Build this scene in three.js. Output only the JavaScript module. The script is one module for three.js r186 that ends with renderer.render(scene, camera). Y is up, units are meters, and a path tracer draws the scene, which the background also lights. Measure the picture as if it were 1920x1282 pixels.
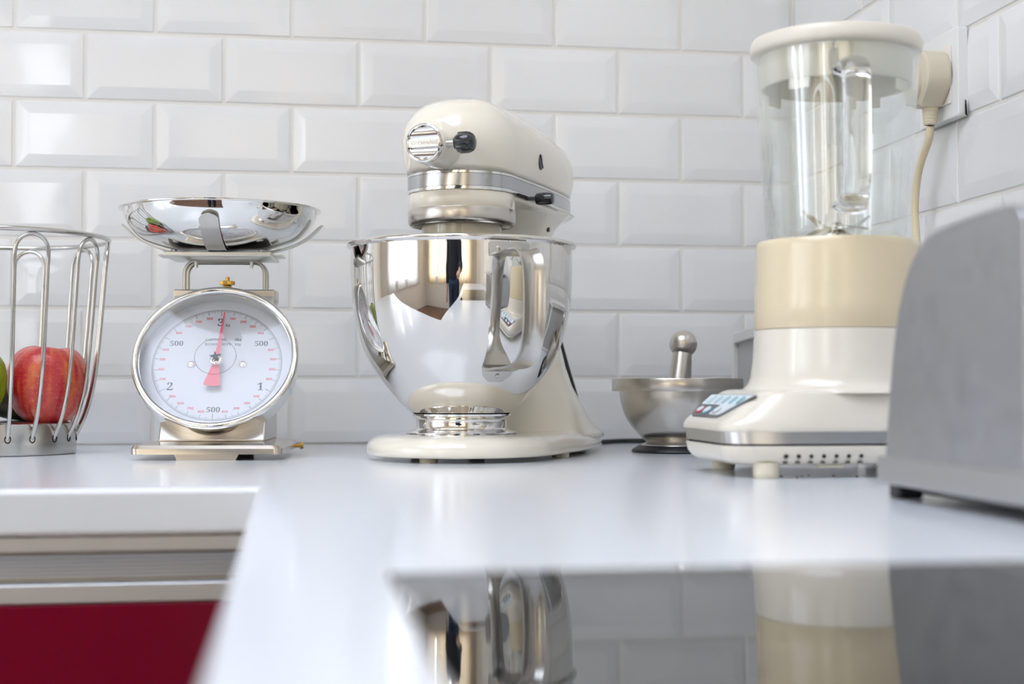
import * as THREE from 'three';
import { RoundedBoxGeometry } from 'three/addons/geometries/RoundedBoxGeometry.js';
import { mergeGeometries, mergeVertices, toCreasedNormals as creasedInMetres } from 'three/addons/utils/BufferGeometryUtils.js';
import { FontLoader } from 'three/addons/loaders/FontLoader.js';
import { TextGeometry } from 'three/addons/geometries/TextGeometry.js';
import { MarchingCubes } from 'three/addons/objects/MarchingCubes.js';
import { RectAreaLightUniformsLib } from 'three/addons/lights/RectAreaLightUniformsLib.js';

// ------------------------------------------------------------------ camera, sky, exposure
const TOP = 0.9;                                   // height of the worktop above the floor
const scene = new THREE.Scene();
const camera = new THREE.PerspectiveCamera(25.895, 1920 / 1282, 0.05, 60);
{
  const yaw = 0.150494, pitch = 0.0291975;
  const eye = new THREE.Vector3(-0.1374, TOP + 0.06706, 1.70674);
  camera.position.copy(eye);
  camera.lookAt(eye.clone().add(new THREE.Vector3(Math.sin(yaw) * Math.cos(pitch), Math.sin(pitch), -Math.cos(yaw) * Math.cos(pitch))));
  camera.focus = 1.36;
  camera.userData.fStop = 5.0;
}
const renderer = new THREE.WebGLRenderer({ antialias: true });
renderer.toneMapping = THREE.LinearToneMapping;
renderer.toneMappingExposure = 1.36;
renderer.shadowMap.enabled = true;
RectAreaLightUniformsLib.init();
{ // bright, thinly clouded sky
  const W = 128, H = 64, d = new Float32Array(W * H * 4);
  for (let j = 0; j < H; j++) for (let i = 0; i < W; i++) {
    const v = (j + 0.5) / H - 0.5, up = Math.max(0, v) * 2, k = (j * W + i) * 4;
    const c = v < 0 ? [0.62, 0.64, 0.62] : [0.92 - 0.13 * up, 0.96 - 0.065 * up, 1.04 + 0.08 * up];
    const cloud = 1 + 0.06 * Math.sin(i / W * Math.PI * 6) * Math.sin(up * 7);
    for (let q = 0; q < 3; q++) d[k + q] = c[q] * cloud;
    d[k + 3] = 1;
  }
  const t = new THREE.DataTexture(d, W, H, THREE.RGBAFormat, THREE.FloatType);
  t.mapping = THREE.EquirectangularReflectionMapping; t.magFilter = t.minFilter = THREE.LinearFilter; t.needsUpdate = true;
  scene.background = t;
  scene.backgroundIntensity = 5.0;
}

// ------------------------------------------------------------------ helpers
let seed = 7;
const rnd = () => { seed = (seed * 1664525 + 1013904223) % 4294967296; return seed / 4294967296; };
const V = (x, y, z) => new THREE.Vector3(x, y, z);
const R = (deg) => deg * Math.PI / 180;
const used = {};
function numbered(n) { const k = used[n] = (used[n] ?? -1) + 1; return k ? `${n}_${String(k).padStart(3, '0')}` : n; }
function mesh(name, geo, mat, parent = scene) {
  const m = new THREE.Mesh(geo, mat);
  m.name = parent === scene ? numbered(name) : name; m.castShadow = m.receiveShadow = true;
  if (parent !== scene) { const n = parent.children.filter((c) => c.name.replace(/_\d{3}$/, '') === name).length; if (n) m.name = `${name}_${String(n).padStart(3, '0')}`; }
  parent.add(m); return m;
}
function tag(o, label, category, group) { o.userData.label = label; if (category) o.userData.category = category; if (group) o.userData.group = group; return o; }
function thing(name, label, category, pos = [0, 0, 0], turn = 0, group) {
  const o = new THREE.Group(); o.name = numbered(name); o.position.set(...pos); o.rotation.y = turn; scene.add(o); return tag(o, label, category, group);
}
function struct(name, geo, mat, parent = scene) { const m = mesh(name, geo, mat, parent); if (parent === scene) { m.userData.kind = 'structure'; m.name = name; } return m; }
const clean = (g) => { const o = new THREE.BufferGeometry(); const n = g.index ? g.toNonIndexed() : g; for (const k of ['position', 'normal', 'uv']) if (n.attributes[k]) o.setAttribute(k, n.attributes[k]); if (!o.attributes.uv) o.setAttribute('uv', new THREE.BufferAttribute(new Float32Array(o.attributes.position.count * 2), 2)); if (!o.attributes.normal) o.computeVertexNormals(); return o; };
const merge = (...gs) => mergeGeometries(gs.flat().map(clean));
// the addon joins normals over cells of 1 cm: work in tenths of a millimetre
const toCreasedNormals = (g, a) => { g.scale(1e4, 1e4, 1e4); const o = creasedInMetres(g, a); o.scale(1e-4, 1e-4, 1e-4); return o; };
const crease = (g, deg = 35) => { const n = g.index ? g : mergeVertices(g); return toCreasedNormals(n, R(deg)); };
const box = (w, h, d, x = 0, y = 0, z = 0, r = 0) => { const g = r ? new RoundedBoxGeometry(w, h, d, 2, r) : new THREE.BoxGeometry(w, h, d); g.translate(x, y, z); return g; };
const cyl = (r0, r1, h, x = 0, y = 0, z = 0, n = 40) => { const g = new THREE.CylinderGeometry(r0, r1, h, n); g.translate(x, y, z); return g; };
// turned shape from [radius, height] points; the creases stay sharp
function lathe(pts, n = 96, deg = 40) {
  const g = new THREE.LatheGeometry(pts.map(([r, y]) => new THREE.Vector2(Math.max(r, 1e-5), y)), n);
  g.deleteAttribute('normal'); const uv = g.attributes.uv.clone(); g.deleteAttribute('uv');
  const o = toCreasedNormals(mergeVertices(g, 1e-7), R(deg)); return o;
}
// a smooth profile through [radius, height] points
const smooth = (pts, n = 40) => new THREE.SplineCurve(pts.map(([a, b]) => new THREE.Vector2(a, b))).getPoints(n).map((p) => [p.x, p.y]);
const tube = (pts, r, n = 60, closed = false, k = 10, tension = 0.5) => new THREE.TubeGeometry(new THREE.CatmullRomCurve3(pts.map((p) => p.isVector3 ? p : V(...p)), closed, 'catmullrom', tension), n, r, k, closed);
// skin over closed rings of points, with caps
function loft(rings, capA = true, capB = true, deg = 0) {
  const n = rings[0].length, p = [], ix = [];
  rings.forEach((r) => r.forEach((q) => p.push(q.x, q.y, q.z)));
  for (let i = 0; i + 1 < rings.length; i++) for (let j = 0; j < n; j++) { const a = i * n + j, b = i * n + (j + 1) % n, c = a + n, d = b + n; ix.push(a, b, c, b, d, c); }
  const cap = (i, flip) => { const c = V(0, 0, 0); rings[i].forEach((q) => c.add(q)); c.divideScalar(n); const s = p.length / 3; p.push(c.x, c.y, c.z); for (let j = 0; j < n; j++) { const a = i * n + j, b = i * n + (j + 1) % n; flip ? ix.push(b, a, s) : ix.push(a, b, s); } };
  if (capA) cap(0, true); if (capB) cap(rings.length - 1, false);
  const g = new THREE.BufferGeometry(); g.setAttribute('position', new THREE.Float32BufferAttribute(p, 3)); g.setIndex(ix);
  // outward: check the signed volume
  let vol = 0; const a = V(0, 0, 0), b = V(0, 0, 0), c = V(0, 0, 0);
  for (let i = 0; i < ix.length; i += 3) { a.fromArray(p, ix[i] * 3); b.fromArray(p, ix[i + 1] * 3); c.fromArray(p, ix[i + 2] * 3); vol += a.dot(b.cross(c)); }
  if (vol < 0) { for (let i = 0; i < ix.length; i += 3) [ix[i], ix[i + 1]] = [ix[i + 1], ix[i]]; g.setIndex(ix); }
  if (deg) return toCreasedNormals(g, R(deg));
  g.computeVertexNormals(); return g;
}
// a flat strap along a path: side = direction across, widths may vary along it
function strap(path, side, width, thick, round = false) {
  const rings = path.map((q, i) => {
    const t = path[Math.min(i + 1, path.length - 1)].clone().sub(path[Math.max(i - 1, 0)]).normalize();
    const s = side.clone().normalize(), nrm = t.clone().cross(s).normalize(), w = (typeof width === 'function' ? width(i / (path.length - 1)) : width) / 2, h = thick / 2, c = Math.min(h * 0.6, w * 0.4);
    return [[-w + c, -h], [w - c, -h], [w, -h + c], [w, h - c], [w - c, h], [-w + c, h], [-w, h - c], [-w, -h + c]].map(([u, v]) => q.clone().addScaledVector(s, u).addScaledVector(nrm, v));
  });
  return loft(rings, true, true, 40);
}
const spline = (pts, n) => new THREE.CatmullRomCurve3(pts.map((p) => V(...p)), false, 'catmullrom', 0.5).getPoints(n);
function extrude(shape, depth, bevel = 0, seg = 2, curve = 24) { return new THREE.ExtrudeGeometry(shape, { depth, bevelEnabled: bevel > 0, bevelThickness: bevel, bevelSize: bevel, bevelOffset: -bevel, bevelSegments: seg, curveSegments: curve }); }
function poly(pts) { const s = new THREE.Shape(); pts.forEach(([x, y], i) => i ? s.lineTo(x, y) : s.moveTo(x, y)); s.closePath(); return s; }
function rounded(pts, r) { // polygon with rounded corners; r one radius or one per corner
  const s = new THREE.Shape(), n = pts.length;
  pts.forEach((p, i) => {
    const a = pts[(i + n - 1) % n], b = pts[(i + 1) % n], rr = Array.isArray(r) ? r[i] : r, u = new THREE.Vector2(a[0] - p[0], a[1] - p[1]), v = new THREE.Vector2(b[0] - p[0], b[1] - p[1]);
    const k = Math.min(rr, u.length() * 0.49, v.length() * 0.49); u.setLength(k); v.setLength(k);
    i ? s.lineTo(p[0] + u.x, p[1] + u.y) : s.moveTo(p[0] + u.x, p[1] + u.y); s.quadraticCurveTo(p[0], p[1], p[0] + v.x, p[1] + v.y);
  });
  s.closePath(); return s;
}
function noiseTex(size, fn, srgb, rep) {
  const d = new Uint8Array(size * size * 4);
  for (let j = 0; j < size; j++) for (let i = 0; i < size; i++) { const c = fn(i / size, j / size), k = (j * size + i) * 4; d[k] = c[0]; d[k + 1] = c[1]; d[k + 2] = c[2]; d[k + 3] = 255; }
  const t = new THREE.DataTexture(d, size, size); t.wrapS = t.wrapT = THREE.RepeatWrapping; t.magFilter = THREE.LinearFilter; t.minFilter = THREE.LinearMipmapLinearFilter; t.generateMipmaps = true;
  if (srgb) t.colorSpace = THREE.SRGBColorSpace; if (rep) t.repeat.set(...rep); t.needsUpdate = true; return t;
}
// periodic value noise
function lattice(n, s) { let q = s; const a = new Float32Array(n * n); for (let i = 0; i < n * n; i++) { q = (q * 1664525 + 1013904223) % 4294967296; a[i] = q / 4294967296; } return (u, v) => { const x = ((u % 1 + 1) % 1) * n, y = ((v % 1 + 1) % 1) * n, i = Math.floor(x), j = Math.floor(y), f = x - i, g = y - j, e = (t) => t * t * (3 - 2 * t), A = (p, r) => a[((r % n) + n) % n * n + ((p % n) + n) % n]; return (A(i, j) * (1 - e(f)) + A(i + 1, j) * e(f)) * (1 - e(g)) + (A(i, j + 1) * (1 - e(f)) + A(i + 1, j + 1) * e(f)) * e(g); }; }
const n4 = lattice(4, 11), n9 = lattice(9, 23), n23 = lattice(23, 37), n61 = lattice(61, 51);

// ------------------------------------------------------------------ materials
const lin = (r, g, b) => new THREE.Color().setRGB(r, g, b);
const std = (c, rough, metal = 0, extra = {}) => new THREE.MeshPhysicalMaterial({ color: c, roughness: rough, metalness: metal, ...extra });
const M = {};
const waves = noiseTex(256, (u, v) => { const k = 255 * (0.6 * n4(u, v) + 0.4 * n9(u, v)); return [k, k, k]; });
M.tile = [0.80, 0.785, 0.77].map((k) => std(lin(k, k * 1.0, k * 0.995), 0.07, 0, { bumpMap: waves, bumpScale: 0.0004 }));
M.grout = std(lin(0.76, 0.735, 0.69), 0.9);
M.paint = std(lin(0.84, 0.80, 0.73), 0.8);
M.ceiling = std(lin(0.87, 0.85, 0.81), 0.85);
M.worktop = std(lin(0.82, 0.85, 0.885), 0.16, 0, {});
const floorTex = noiseTex(256, (u, v) => { const k = 0.8 + 0.25 * n23(u * 1, v * 4) + 0.1 * (n61(u, v) - 0.5); return [122 * k, 90 * k, 72 * k]; }, true, [1, 1]);
M.floor = std(0xffffff, 0.35, 0, { map: floorTex });
M.red = std(lin(0.20, 0.003, 0.02), 0.16, 0, { specularIntensity: 0.45 });
M.carcass = std(lin(0.6, 0.6, 0.6), 0.6);
M.alu = std(lin(0.74, 0.76, 0.79), 0.42, 1);
M.aluDark = std(lin(0.44, 0.43, 0.41), 0.45, 1);
M.chrome = std(lin(0.82, 0.81, 0.79), 0.035, 1);
M.steel = std(lin(0.66, 0.64, 0.61), 0.12, 1);
M.steelWarm = std(lin(0.62, 0.57, 0.5), 0.2, 1);
M.steelSatin = std(lin(0.60, 0.57, 0.53), 0.28, 1);
M.wire = std(lin(0.6, 0.59, 0.57), 0.14, 1);
M.zinc = std(lin(0.62, 0.62, 0.58), 0.3, 1);
M.brass = std(lin(0.62, 0.38, 0.09), 0.28, 1);
M.cream = std(lin(0.87, 0.81, 0.69), 0.22, 0, { clearcoat: 1, clearcoatRoughness: 0.03 });
M.whitePlastic = std(lin(0.80, 0.745, 0.645), 0.2, 0, { clearcoat: 0.5, clearcoatRoughness: 0.08 });
M.creamPlastic = std(lin(0.77, 0.655, 0.45), 0.25, 0, { clearcoat: 0.4, clearcoatRoughness: 0.1 });
M.lidPlastic = std(lin(0.79, 0.74, 0.64), 0.3);
M.ivoryPlastic = std(lin(0.64, 0.58, 0.45), 0.4);
M.cordPlastic = std(lin(0.72, 0.62, 0.42), 0.45);
M.footPlastic = std(lin(0.76, 0.7, 0.56), 0.5);
M.black = std(lin(0.010, 0.011, 0.016), 0.12, 0, { clearcoat: 0.6, clearcoatRoughness: 0.05 });
M.rubber = std(lin(0.012, 0.012, 0.016), 0.42);
M.cordBlack = std(lin(0.008, 0.014, 0.012), 0.4);
M.darkHole = std(lin(0.01, 0.008, 0.012), 0.8);
M.graphite = std(lin(0.075, 0.075, 0.08), 0.35, 0.4);
M.glass = new THREE.MeshPhysicalMaterial({ color: 0xffffff, roughness: 0.0, metalness: 0, transmission: 1, thickness: 0.004, ior: 1.42 });
M.pane = new THREE.MeshPhysicalMaterial({ color: 0xffffff, roughness: 0.0, transmission: 1, thickness: 0, ior: 1.5 });
M.dialGlass = new THREE.MeshPhysicalMaterial({ color: 0xffffff, roughness: 0.0, transmission: 1, thickness: 0, ior: 1.34 });
M.jugGlass = new THREE.MeshPhysicalMaterial({ color: lin(0.97, 0.985, 0.98), roughness: 0.0, transmission: 1, thickness: 0, ior: 1.85 });
M.chromeTrim = std(lin(0.74, 0.74, 0.73), 0.1, 1);
M.trimGrey = std(lin(0.5, 0.51, 0.52), 0.2, 1);
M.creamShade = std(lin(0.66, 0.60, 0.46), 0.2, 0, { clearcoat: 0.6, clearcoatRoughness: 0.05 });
M.bowl = std(lin(0.74, 0.72, 0.69), 0.03, 1);
M.handle = std(lin(0.54, 0.52, 0.49), 0.27, 1);
M.basketBase = std(lin(0.5, 0.5, 0.49), 0.24, 1);
M.panelGrey = std(lin(0.11, 0.11, 0.12), 0.4);
M.panelLight = std(lin(0.70, 0.77, 0.82), 0.35);
M.panelBlue = [[0.52, 0.66, 0.70], [0.44, 0.60, 0.66], [0.34, 0.53, 0.60], [0.25, 0.46, 0.53], [0.17, 0.40, 0.47]].map((c) => std(lin(...c), 0.4));
M.panelRed = std(lin(0.5, 0.05, 0.08), 0.4);
M.panelCyan = std(lin(0.28, 0.52, 0.62), 0.4);
M.panelMid = std(lin(0.34, 0.34, 0.36), 0.4);
M.bandSilver = std(lin(0.68, 0.68, 0.68), 0.3, 1);
M.hob = std(lin(0.004, 0.0045, 0.006), 0.03, 0, { ior: 1.55 });
M.whiteFrame = std(lin(0.8, 0.8, 0.79), 0.4);
M.boxWhite = std(lin(0.74, 0.73, 0.71), 0.45);
M.boxGrey = std(lin(0.46, 0.46, 0.455), 0.5);
const scratch = noiseTex(512, (u, v) => { const k = 255 * (0.45 + 0.35 * n61(u * 1, v * 8) + 0.2 * n23(u, v * 6)); return [k, k, k]; });
const smudge = noiseTex(512, (u, v) => { const s = n9(u, v) * 0.55 + n23(u * 0.9, v) * 0.3 + n61(u, v * 3) * 0.15, k = 255 * Math.min(1, 0.62 + 0.5 * Math.pow(s, 2)); return [k, k, k]; });
const smudgeTone = noiseTex(512, (u, v) => { const s = Math.max(0, n9(u, v) * 0.6 + n23(u, v) * 0.4 - 0.52) * 2.2, k = 255 * (1 - 0.17 * s); return [k, k, k]; });
M.toaster = std(lin(0.47, 0.48, 0.505), 0.48, 1, { roughnessMap: smudge, map: smudgeTone });
M.toasterBase = std(lin(0.5, 0.5, 0.5), 0.45, 1);

// ------------------------------------------------------------------ the room
const XR = 0.461, XL = -3.1, ZF = 3.7, YC = 2.5;         // right wall, left wall, wall behind the camera, ceiling
{
  struct('floor', box(XR - XL + 0.4, 0.1, ZF + 0.4, (XR + XL) / 2, -0.05, ZF / 2), M.floor);
  M.floor.map.repeat.set(2, 2);
  // ceiling with a roof window over the worktops
  const sx0 = -1.55, sx1 = 0.05, sz0 = 0.75, sz1 = 2.05, c = [];
  const X0 = XL - 0.2, X1 = XR + 0.2, Z0 = -0.2, Z1 = ZF + 0.2;
  c.push(box(X1 - X0, 0.2, sz0 - Z0, (X0 + X1) / 2, YC + 0.1, (Z0 + sz0) / 2), box(X1 - X0, 0.2, Z1 - sz1, (X0 + X1) / 2, YC + 0.1, (Z1 + sz1) / 2), box(sx0 - X0, 0.2, sz1 - sz0, (X0 + sx0) / 2, YC + 0.1, (sz0 + sz1) / 2), box(X1 - sx1, 0.2, sz1 - sz0, (sx1 + X1) / 2, YC + 0.1, (sz0 + sz1) / 2));
  struct('ceiling', merge(c), M.ceiling);
  const roof = struct('window_1', merge(box(sx1 - sx0 + 0.1, 0.05, 0.06, (sx0 + sx1) / 2, YC + 0.225, sz0, 0.004), box(sx1 - sx0 + 0.1, 0.05, 0.06, (sx0 + sx1) / 2, YC + 0.225, sz1, 0.004), box(0.06, 0.05, sz1 - sz0, sx0, YC + 0.225, (sz0 + sz1) / 2, 0.004), box(0.06, 0.05, sz1 - sz0, sx1, YC + 0.225, (sz0 + sz1) / 2, 0.004), box(0.05, 0.05, sz1 - sz0, (sx0 + sx1) / 2, YC + 0.225, (sz0 + sz1) / 2, 0.004)), M.whiteFrame);
  for (const s of [0, 1]) mesh('window_pane', box((sx1 - sx0) / 2 - 0.05, 0.006, sz1 - sz0 - 0.05, sx0 + (sx1 - sx0) * (0.25 + 0.5 * s), YC + 0.225, (sz0 + sz1) / 2), M.pane, roof);
  // wall behind the camera, with a wide window
  const wall = (name, holes, w, h, place) => { // a wall w x h in its own plane with rectangular openings, 0.2 thick
    const s = poly([[0, 0], [w, 0], [w, h], [0, h]]); for (const [a, b, cc, d] of holes) s.holes.push(poly([[a, b], [cc, b], [cc, d], [a, d]]));
    const g = extrude(s, 0.2); place(g); return struct(name, g, M.paint);
  };
  const fw = [[0.4, 0.92, 3.2, 2.28]];
  wall('wall_front', fw, XR - XL, YC, (g) => g.translate(XL, 0, ZF));
  const lw = [[0.6, 0.92, 2.8, 2.28]];
  wall('wall_left', lw, ZF, YC, (g) => { g.rotateY(-Math.PI / 2); g.translate(XL, 0, 0); });
  const win = (n, w, h, bars, place, turn) => {
    const parts = [box(w, 0.06, 0.07, 0, 0.03, 0, 0.004), box(w, 0.06, 0.07, 0, h - 0.03, 0, 0.004), box(0.06, h, 0.07, -w / 2 + 0.03, h / 2, 0, 0.004), box(0.06, h, 0.07, w / 2 - 0.03, h / 2, 0, 0.004)];
    for (let i = 1; i < bars; i++) parts.push(box(0.07, h - 0.1, 0.06, -w / 2 + w * i / bars, h / 2, 0, 0.004));
    const f = struct(n, merge(parts), M.whiteFrame); f.position.set(...place); f.rotation.y = turn;
    for (let i = 0; i < bars; i++) mesh('window_pane', box(w / bars - 0.06, h - 0.1, 0.006, -w / 2 + w * (i + 0.5) / bars, h / 2, 0), M.pane, f);
    return f;
  };
  win('window_2', 2.8, 1.36, 4, [XL + 1.8, 0.92, ZF + 0.1], 0);
  win('window_3', 2.2, 1.36, 3, [XL - 0.1, 0.92, 1.7], Math.PI / 2);
  struct('ground_outside', box(30, 0.1, 30, 0, -0.35, 0), std(lin(0.4, 0.42, 0.36), 0.9));
  for (const z of [0]) struct('baseboard_left', box(0.015, 0.09, ZF, XL + 0.008, 0.045, ZF / 2, 0.003), M.whiteFrame);
}
{ // sheer pleated curtains before the window behind the camera
  const sheet = (x0, x1, y0, y1, z) => { const n = Math.round((x1 - x0) / 0.006), p = [], ix = []; for (let i = 0; i <= n; i++) { const x = x0 + (x1 - x0) * i / n, w = 0.022 * Math.sin(x * 68) + 0.008 * Math.sin(x * 151 + 1); p.push(x, y0, z + w, x, y1, z + w * 0.7); if (i < n) ix.push(2 * i, 2 * i + 2, 2 * i + 1, 2 * i + 1, 2 * i + 2, 2 * i + 3); } const g = new THREE.BufferGeometry(); g.setAttribute('position', new THREE.Float32BufferAttribute(p, 3)); g.setIndex(ix); g.computeVertexNormals(); return g; };
  const m = new THREE.MeshPhysicalMaterial({ color: lin(0.94, 0.80, 0.59), roughness: 1, transmission: 0.72, thickness: 0, side: THREE.DoubleSide });
  const white = new THREE.MeshPhysicalMaterial({ color: lin(0.90, 0.89, 0.87), roughness: 1, transmission: 0.72, thickness: 0, side: THREE.DoubleSide });
  for (const [x0, x1, l] of [[XL + 0.25, XL + 1.0, 'sheer cream curtain at the left part of the window behind the camera'], [XL + 1.2, XL + 2.05, 'sheer cream curtain at the middle of the window behind the camera'], [XL + 2.2, XL + 3.35, 'wide sheer cream curtain at the right end of the window behind the camera']])
    tag(mesh('curtain', sheet(x0, x1, 0.8, 2.36, ZF - 0.07), m), l, 'curtain', 'curtains of the kitchen');
  for (const [z0, z1, l] of [[0.5, 1.05, 'sheer white curtain at the tiled end of the left window'], [1.25, 1.75, 'sheer white curtain in the middle of the left window'], [1.95, 2.95, 'wide sheer white curtain at the far end of the left window']])
    tag(mesh('curtain', sheet(z0, z1, 0.8, 2.36, 0.07).rotateY(-Math.PI / 2).translate(XL + 0.14, 0, 0), white), l, 'curtain', 'curtains of the kitchen');
  tag(mesh('curtain_rod', cyl(0.012, 0.012, 3.2, 0, 0, 0, 20).rotateZ(Math.PI / 2).translate(XL + 1.8, 2.37, ZF - 0.07), M.alu), 'metal curtain rod over the window behind the camera', 'rod');
  tag(mesh('curtain_rod', cyl(0.012, 0.012, 2.6, 0, 0, 0, 20).rotateX(Math.PI / 2).translate(XL + 0.07, 2.37, 1.72), M.alu), 'metal curtain rod over the window of the left wall', 'rod');
}
// tiled walls: bevelled tiles proud of the grout, laid in half bond
const TW = 0.1525, TH = 0.07757, GAP = 0.0042, Y0 = TOP - 0.002;
const tileShapes = {};
function tileGeo(w, h) {                                   // bevelled tile, face towards +z, centre at the origin
  const key = w.toFixed(4) + h.toFixed(4); if (tileShapes[key]) return tileShapes[key];
  const b = Math.min(0.0125, w * 0.35), rect = (a, c, z) => [V(-a, -c, z), V(a, -c, z), V(a, c, z), V(-a, c, z)];
  const g = loft([rect(w / 2, h / 2, -0.008), rect(w / 2, h / 2, -0.0024), rect(w / 2 - 0.0007, h / 2 - 0.0007, -0.0018), rect(w / 2 - b, h / 2 - b, -0.00015), rect(w / 2 - b - 0.0014, h / 2 - b - 0.0014, 0)], true, true, 4);
  const p = g.attributes.position, uv = new Float32Array(p.count * 2); for (let i = 0; i < p.count; i++) { uv[2 * i] = p.getX(i) * 4 + 0.5; uv[2 * i + 1] = p.getY(i) * 4 + 0.5; }
  g.setAttribute('uv', new THREE.BufferAttribute(uv, 2)); return tileShapes[key] = g;
}
function tiles(wall, rows, from, to, joints, put) {
  for (let r = 0; r < rows; r++) {
    const cuts = [from]; for (let x = joints[r % 2]; x < to - 0.005; x += TW) if (x > from + 0.005) cuts.push(x); cuts.push(to);
    for (let i = 0; i + 1 < cuts.length; i++) {
      const a = cuts[i] + GAP / 2, b = cuts[i + 1] - GAP / 2; if (b - a < 0.012) continue;
      const low = r ? Y0 + r * TH + GAP / 2 : TOP + 0.0015, high = Y0 + (r + 1) * TH - GAP / 2;
      const m = mesh('tile', tileGeo(b - a, high - low), M.tile[Math.floor(rnd() * 3)], wall); put(m, (a + b) / 2, (low + high) / 2);
      m.rotation.x += (rnd() - 0.5) * 0.006; m.rotation.y += (rnd() - 0.5) * 0.004;
    }
  }
}
{
  const back = struct('wall_back', box(XR - XL + 0.2, YC, 0.2, (XR + XL) / 2 + 0.0, YC / 2, -0.1028), M.grout);
  tiles(back, 9, -1.2, XR + 0.0015, [-0.4377 - 5 * TW, -0.4377 - 5.5 * TW], (m, x, y) => m.position.set(x, y, 0));
  struct('wall_back_upper', box(XR - XL, YC - (Y0 + 9 * TH), 0.012, (XR + XL) / 2, (YC + Y0 + 9 * TH) / 2, 0), M.paint, back);
  struct('wall_back_side', box(-1.2 - XL, 9 * TH + Y0, 0.012, (-1.2 + XL) / 2, (9 * TH + Y0) / 2, 0), M.paint, back);
  const right = struct('wall_right', box(0.2, YC, ZF + 0.4, XR + 0.1028, YC / 2, ZF / 2), M.grout);
  const put = (m, z, y) => { m.position.set(XR, y, z); m.rotation.y = -Math.PI / 2; };
  tiles(right, 9, -0.0015, 2.1, [0.2175, 0.1375], put);
  struct('wall_right_upper', box(0.012, YC - (Y0 + 9 * TH), ZF, XR, (YC + Y0 + 9 * TH) / 2, ZF / 2), M.paint, right);
  struct('wall_right_side', box(0.012, 9 * TH + Y0, ZF - 2.1, XR, (9 * TH + Y0) / 2, (ZF + 2.1) / 2), M.paint, right);
  for (const m of [...back.children, ...right.children]) if (m.name.startsWith('wall_')) m.name = 'plaster';
}
// worktop, L-shaped, and the units under it
const HOB = [-0.1035, 1.1715, 0.4175, 1.7545];                // cut-out for the hob
const ZE = 0.709, XE = -0.157, ZR = 2.45, XW = -1.75;       // front edge of the back run, left edge of the right run, its end, end of the back run
{
  const b = 0.004, s = new THREE.Shape();
  [[XW, 0.001], [XR - 0.001, 0.001], [XR - 0.001, ZR], [XE, ZR], [XE, ZE], [XW, ZE]].forEach(([x, z], i) => i ? s.lineTo(x, -z) : s.moveTo(x, -z)); s.closePath();
  s.holes.push(poly([[HOB[0] + b, -HOB[1] - b], [HOB[2] - b, -HOB[1] - b], [HOB[2] - b, -HOB[3] + b], [HOB[0] + b, -HOB[3] + b]].reverse()));
  const g = extrude(s, 0.031 - 2 * b, b, 4); g.rotateX(-Math.PI / 2); g.translate(0, TOP - 0.031 + b, 0);
  const w = tag(mesh('worktop', g, M.worktop), 'white L-shaped kitchen worktop with a softly rounded front edge', 'worktop');
}
function unit(label, x0, x1, place, turn, depth) {            // cabinet unit facing +z; local x from x0 to x1, front of the door at z = 0
  const u = thing('base_cabinet', label, 'cabinet', place, turn, 'red base units under the worktop'), w = x1 - x0, c = (x0 + x1) / 2, H = TOP - 0.031;
  mesh('carcass', box(w, H - 0.1, depth - 0.045, c, 0.1 + (H - 0.1) / 2, -depth / 2 - 0.022), M.carcass, u);
  mesh('plinth', box(w, 0.1, 0.018, c, 0.05, -0.07), M.aluDark, u);
  mesh('door', box(w - 0.003, H - 0.044 - 0.11, 0.02, c, (H - 0.044 + 0.11) / 2, -0.01, 0.0015), M.red, u);
  // rail: bar, ribbed hollow, bar
  const rail = mesh('handle_rail', box(w, 0.044, 0.004, c, H - 0.022, -0.0215), M.aluDark, u);
  mesh('bar', box(w, 0.0095, 0.021, c, H - 0.0052, -0.010, 0.0008), M.alu, rail);
  mesh('bar', box(w, 0.0125, 0.021, c, H - 0.0372, -0.010, 0.0010), M.alu, rail);
  for (let k = 0; k < 6; k++) mesh('rib', cyl(0.0011, 0.0011, w, 0, 0, 0, 8).rotateZ(Math.PI / 2).translate(c, H - 0.0150 - k * 0.0026, -0.0190), M.alu, rail);
  return u;
}
unit('dark red glossy base unit under the scale and fruit basket', -0.757, -0.159, [0, 0, ZE - 0.004], 0, 0.66);
unit('dark red glossy base unit at the free end of the back run', -1.357, -0.759, [0, 0, ZE - 0.004], 0, 0.66);
unit('dark red glossy base unit under the hob', -1.70, -1.10, [XE + 0.004, 0, 0], -Math.PI / 2, 0.58);
unit('dark red glossy corner unit between the back run and the hob', -1.098, -0.725, [XE + 0.004, 0, 0], -Math.PI / 2, 0.58);
unit('dark red glossy base unit at the free end of the hob run', -2.30, -1.702, [XE + 0.004, 0, 0], -Math.PI / 2, 0.58);

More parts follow.
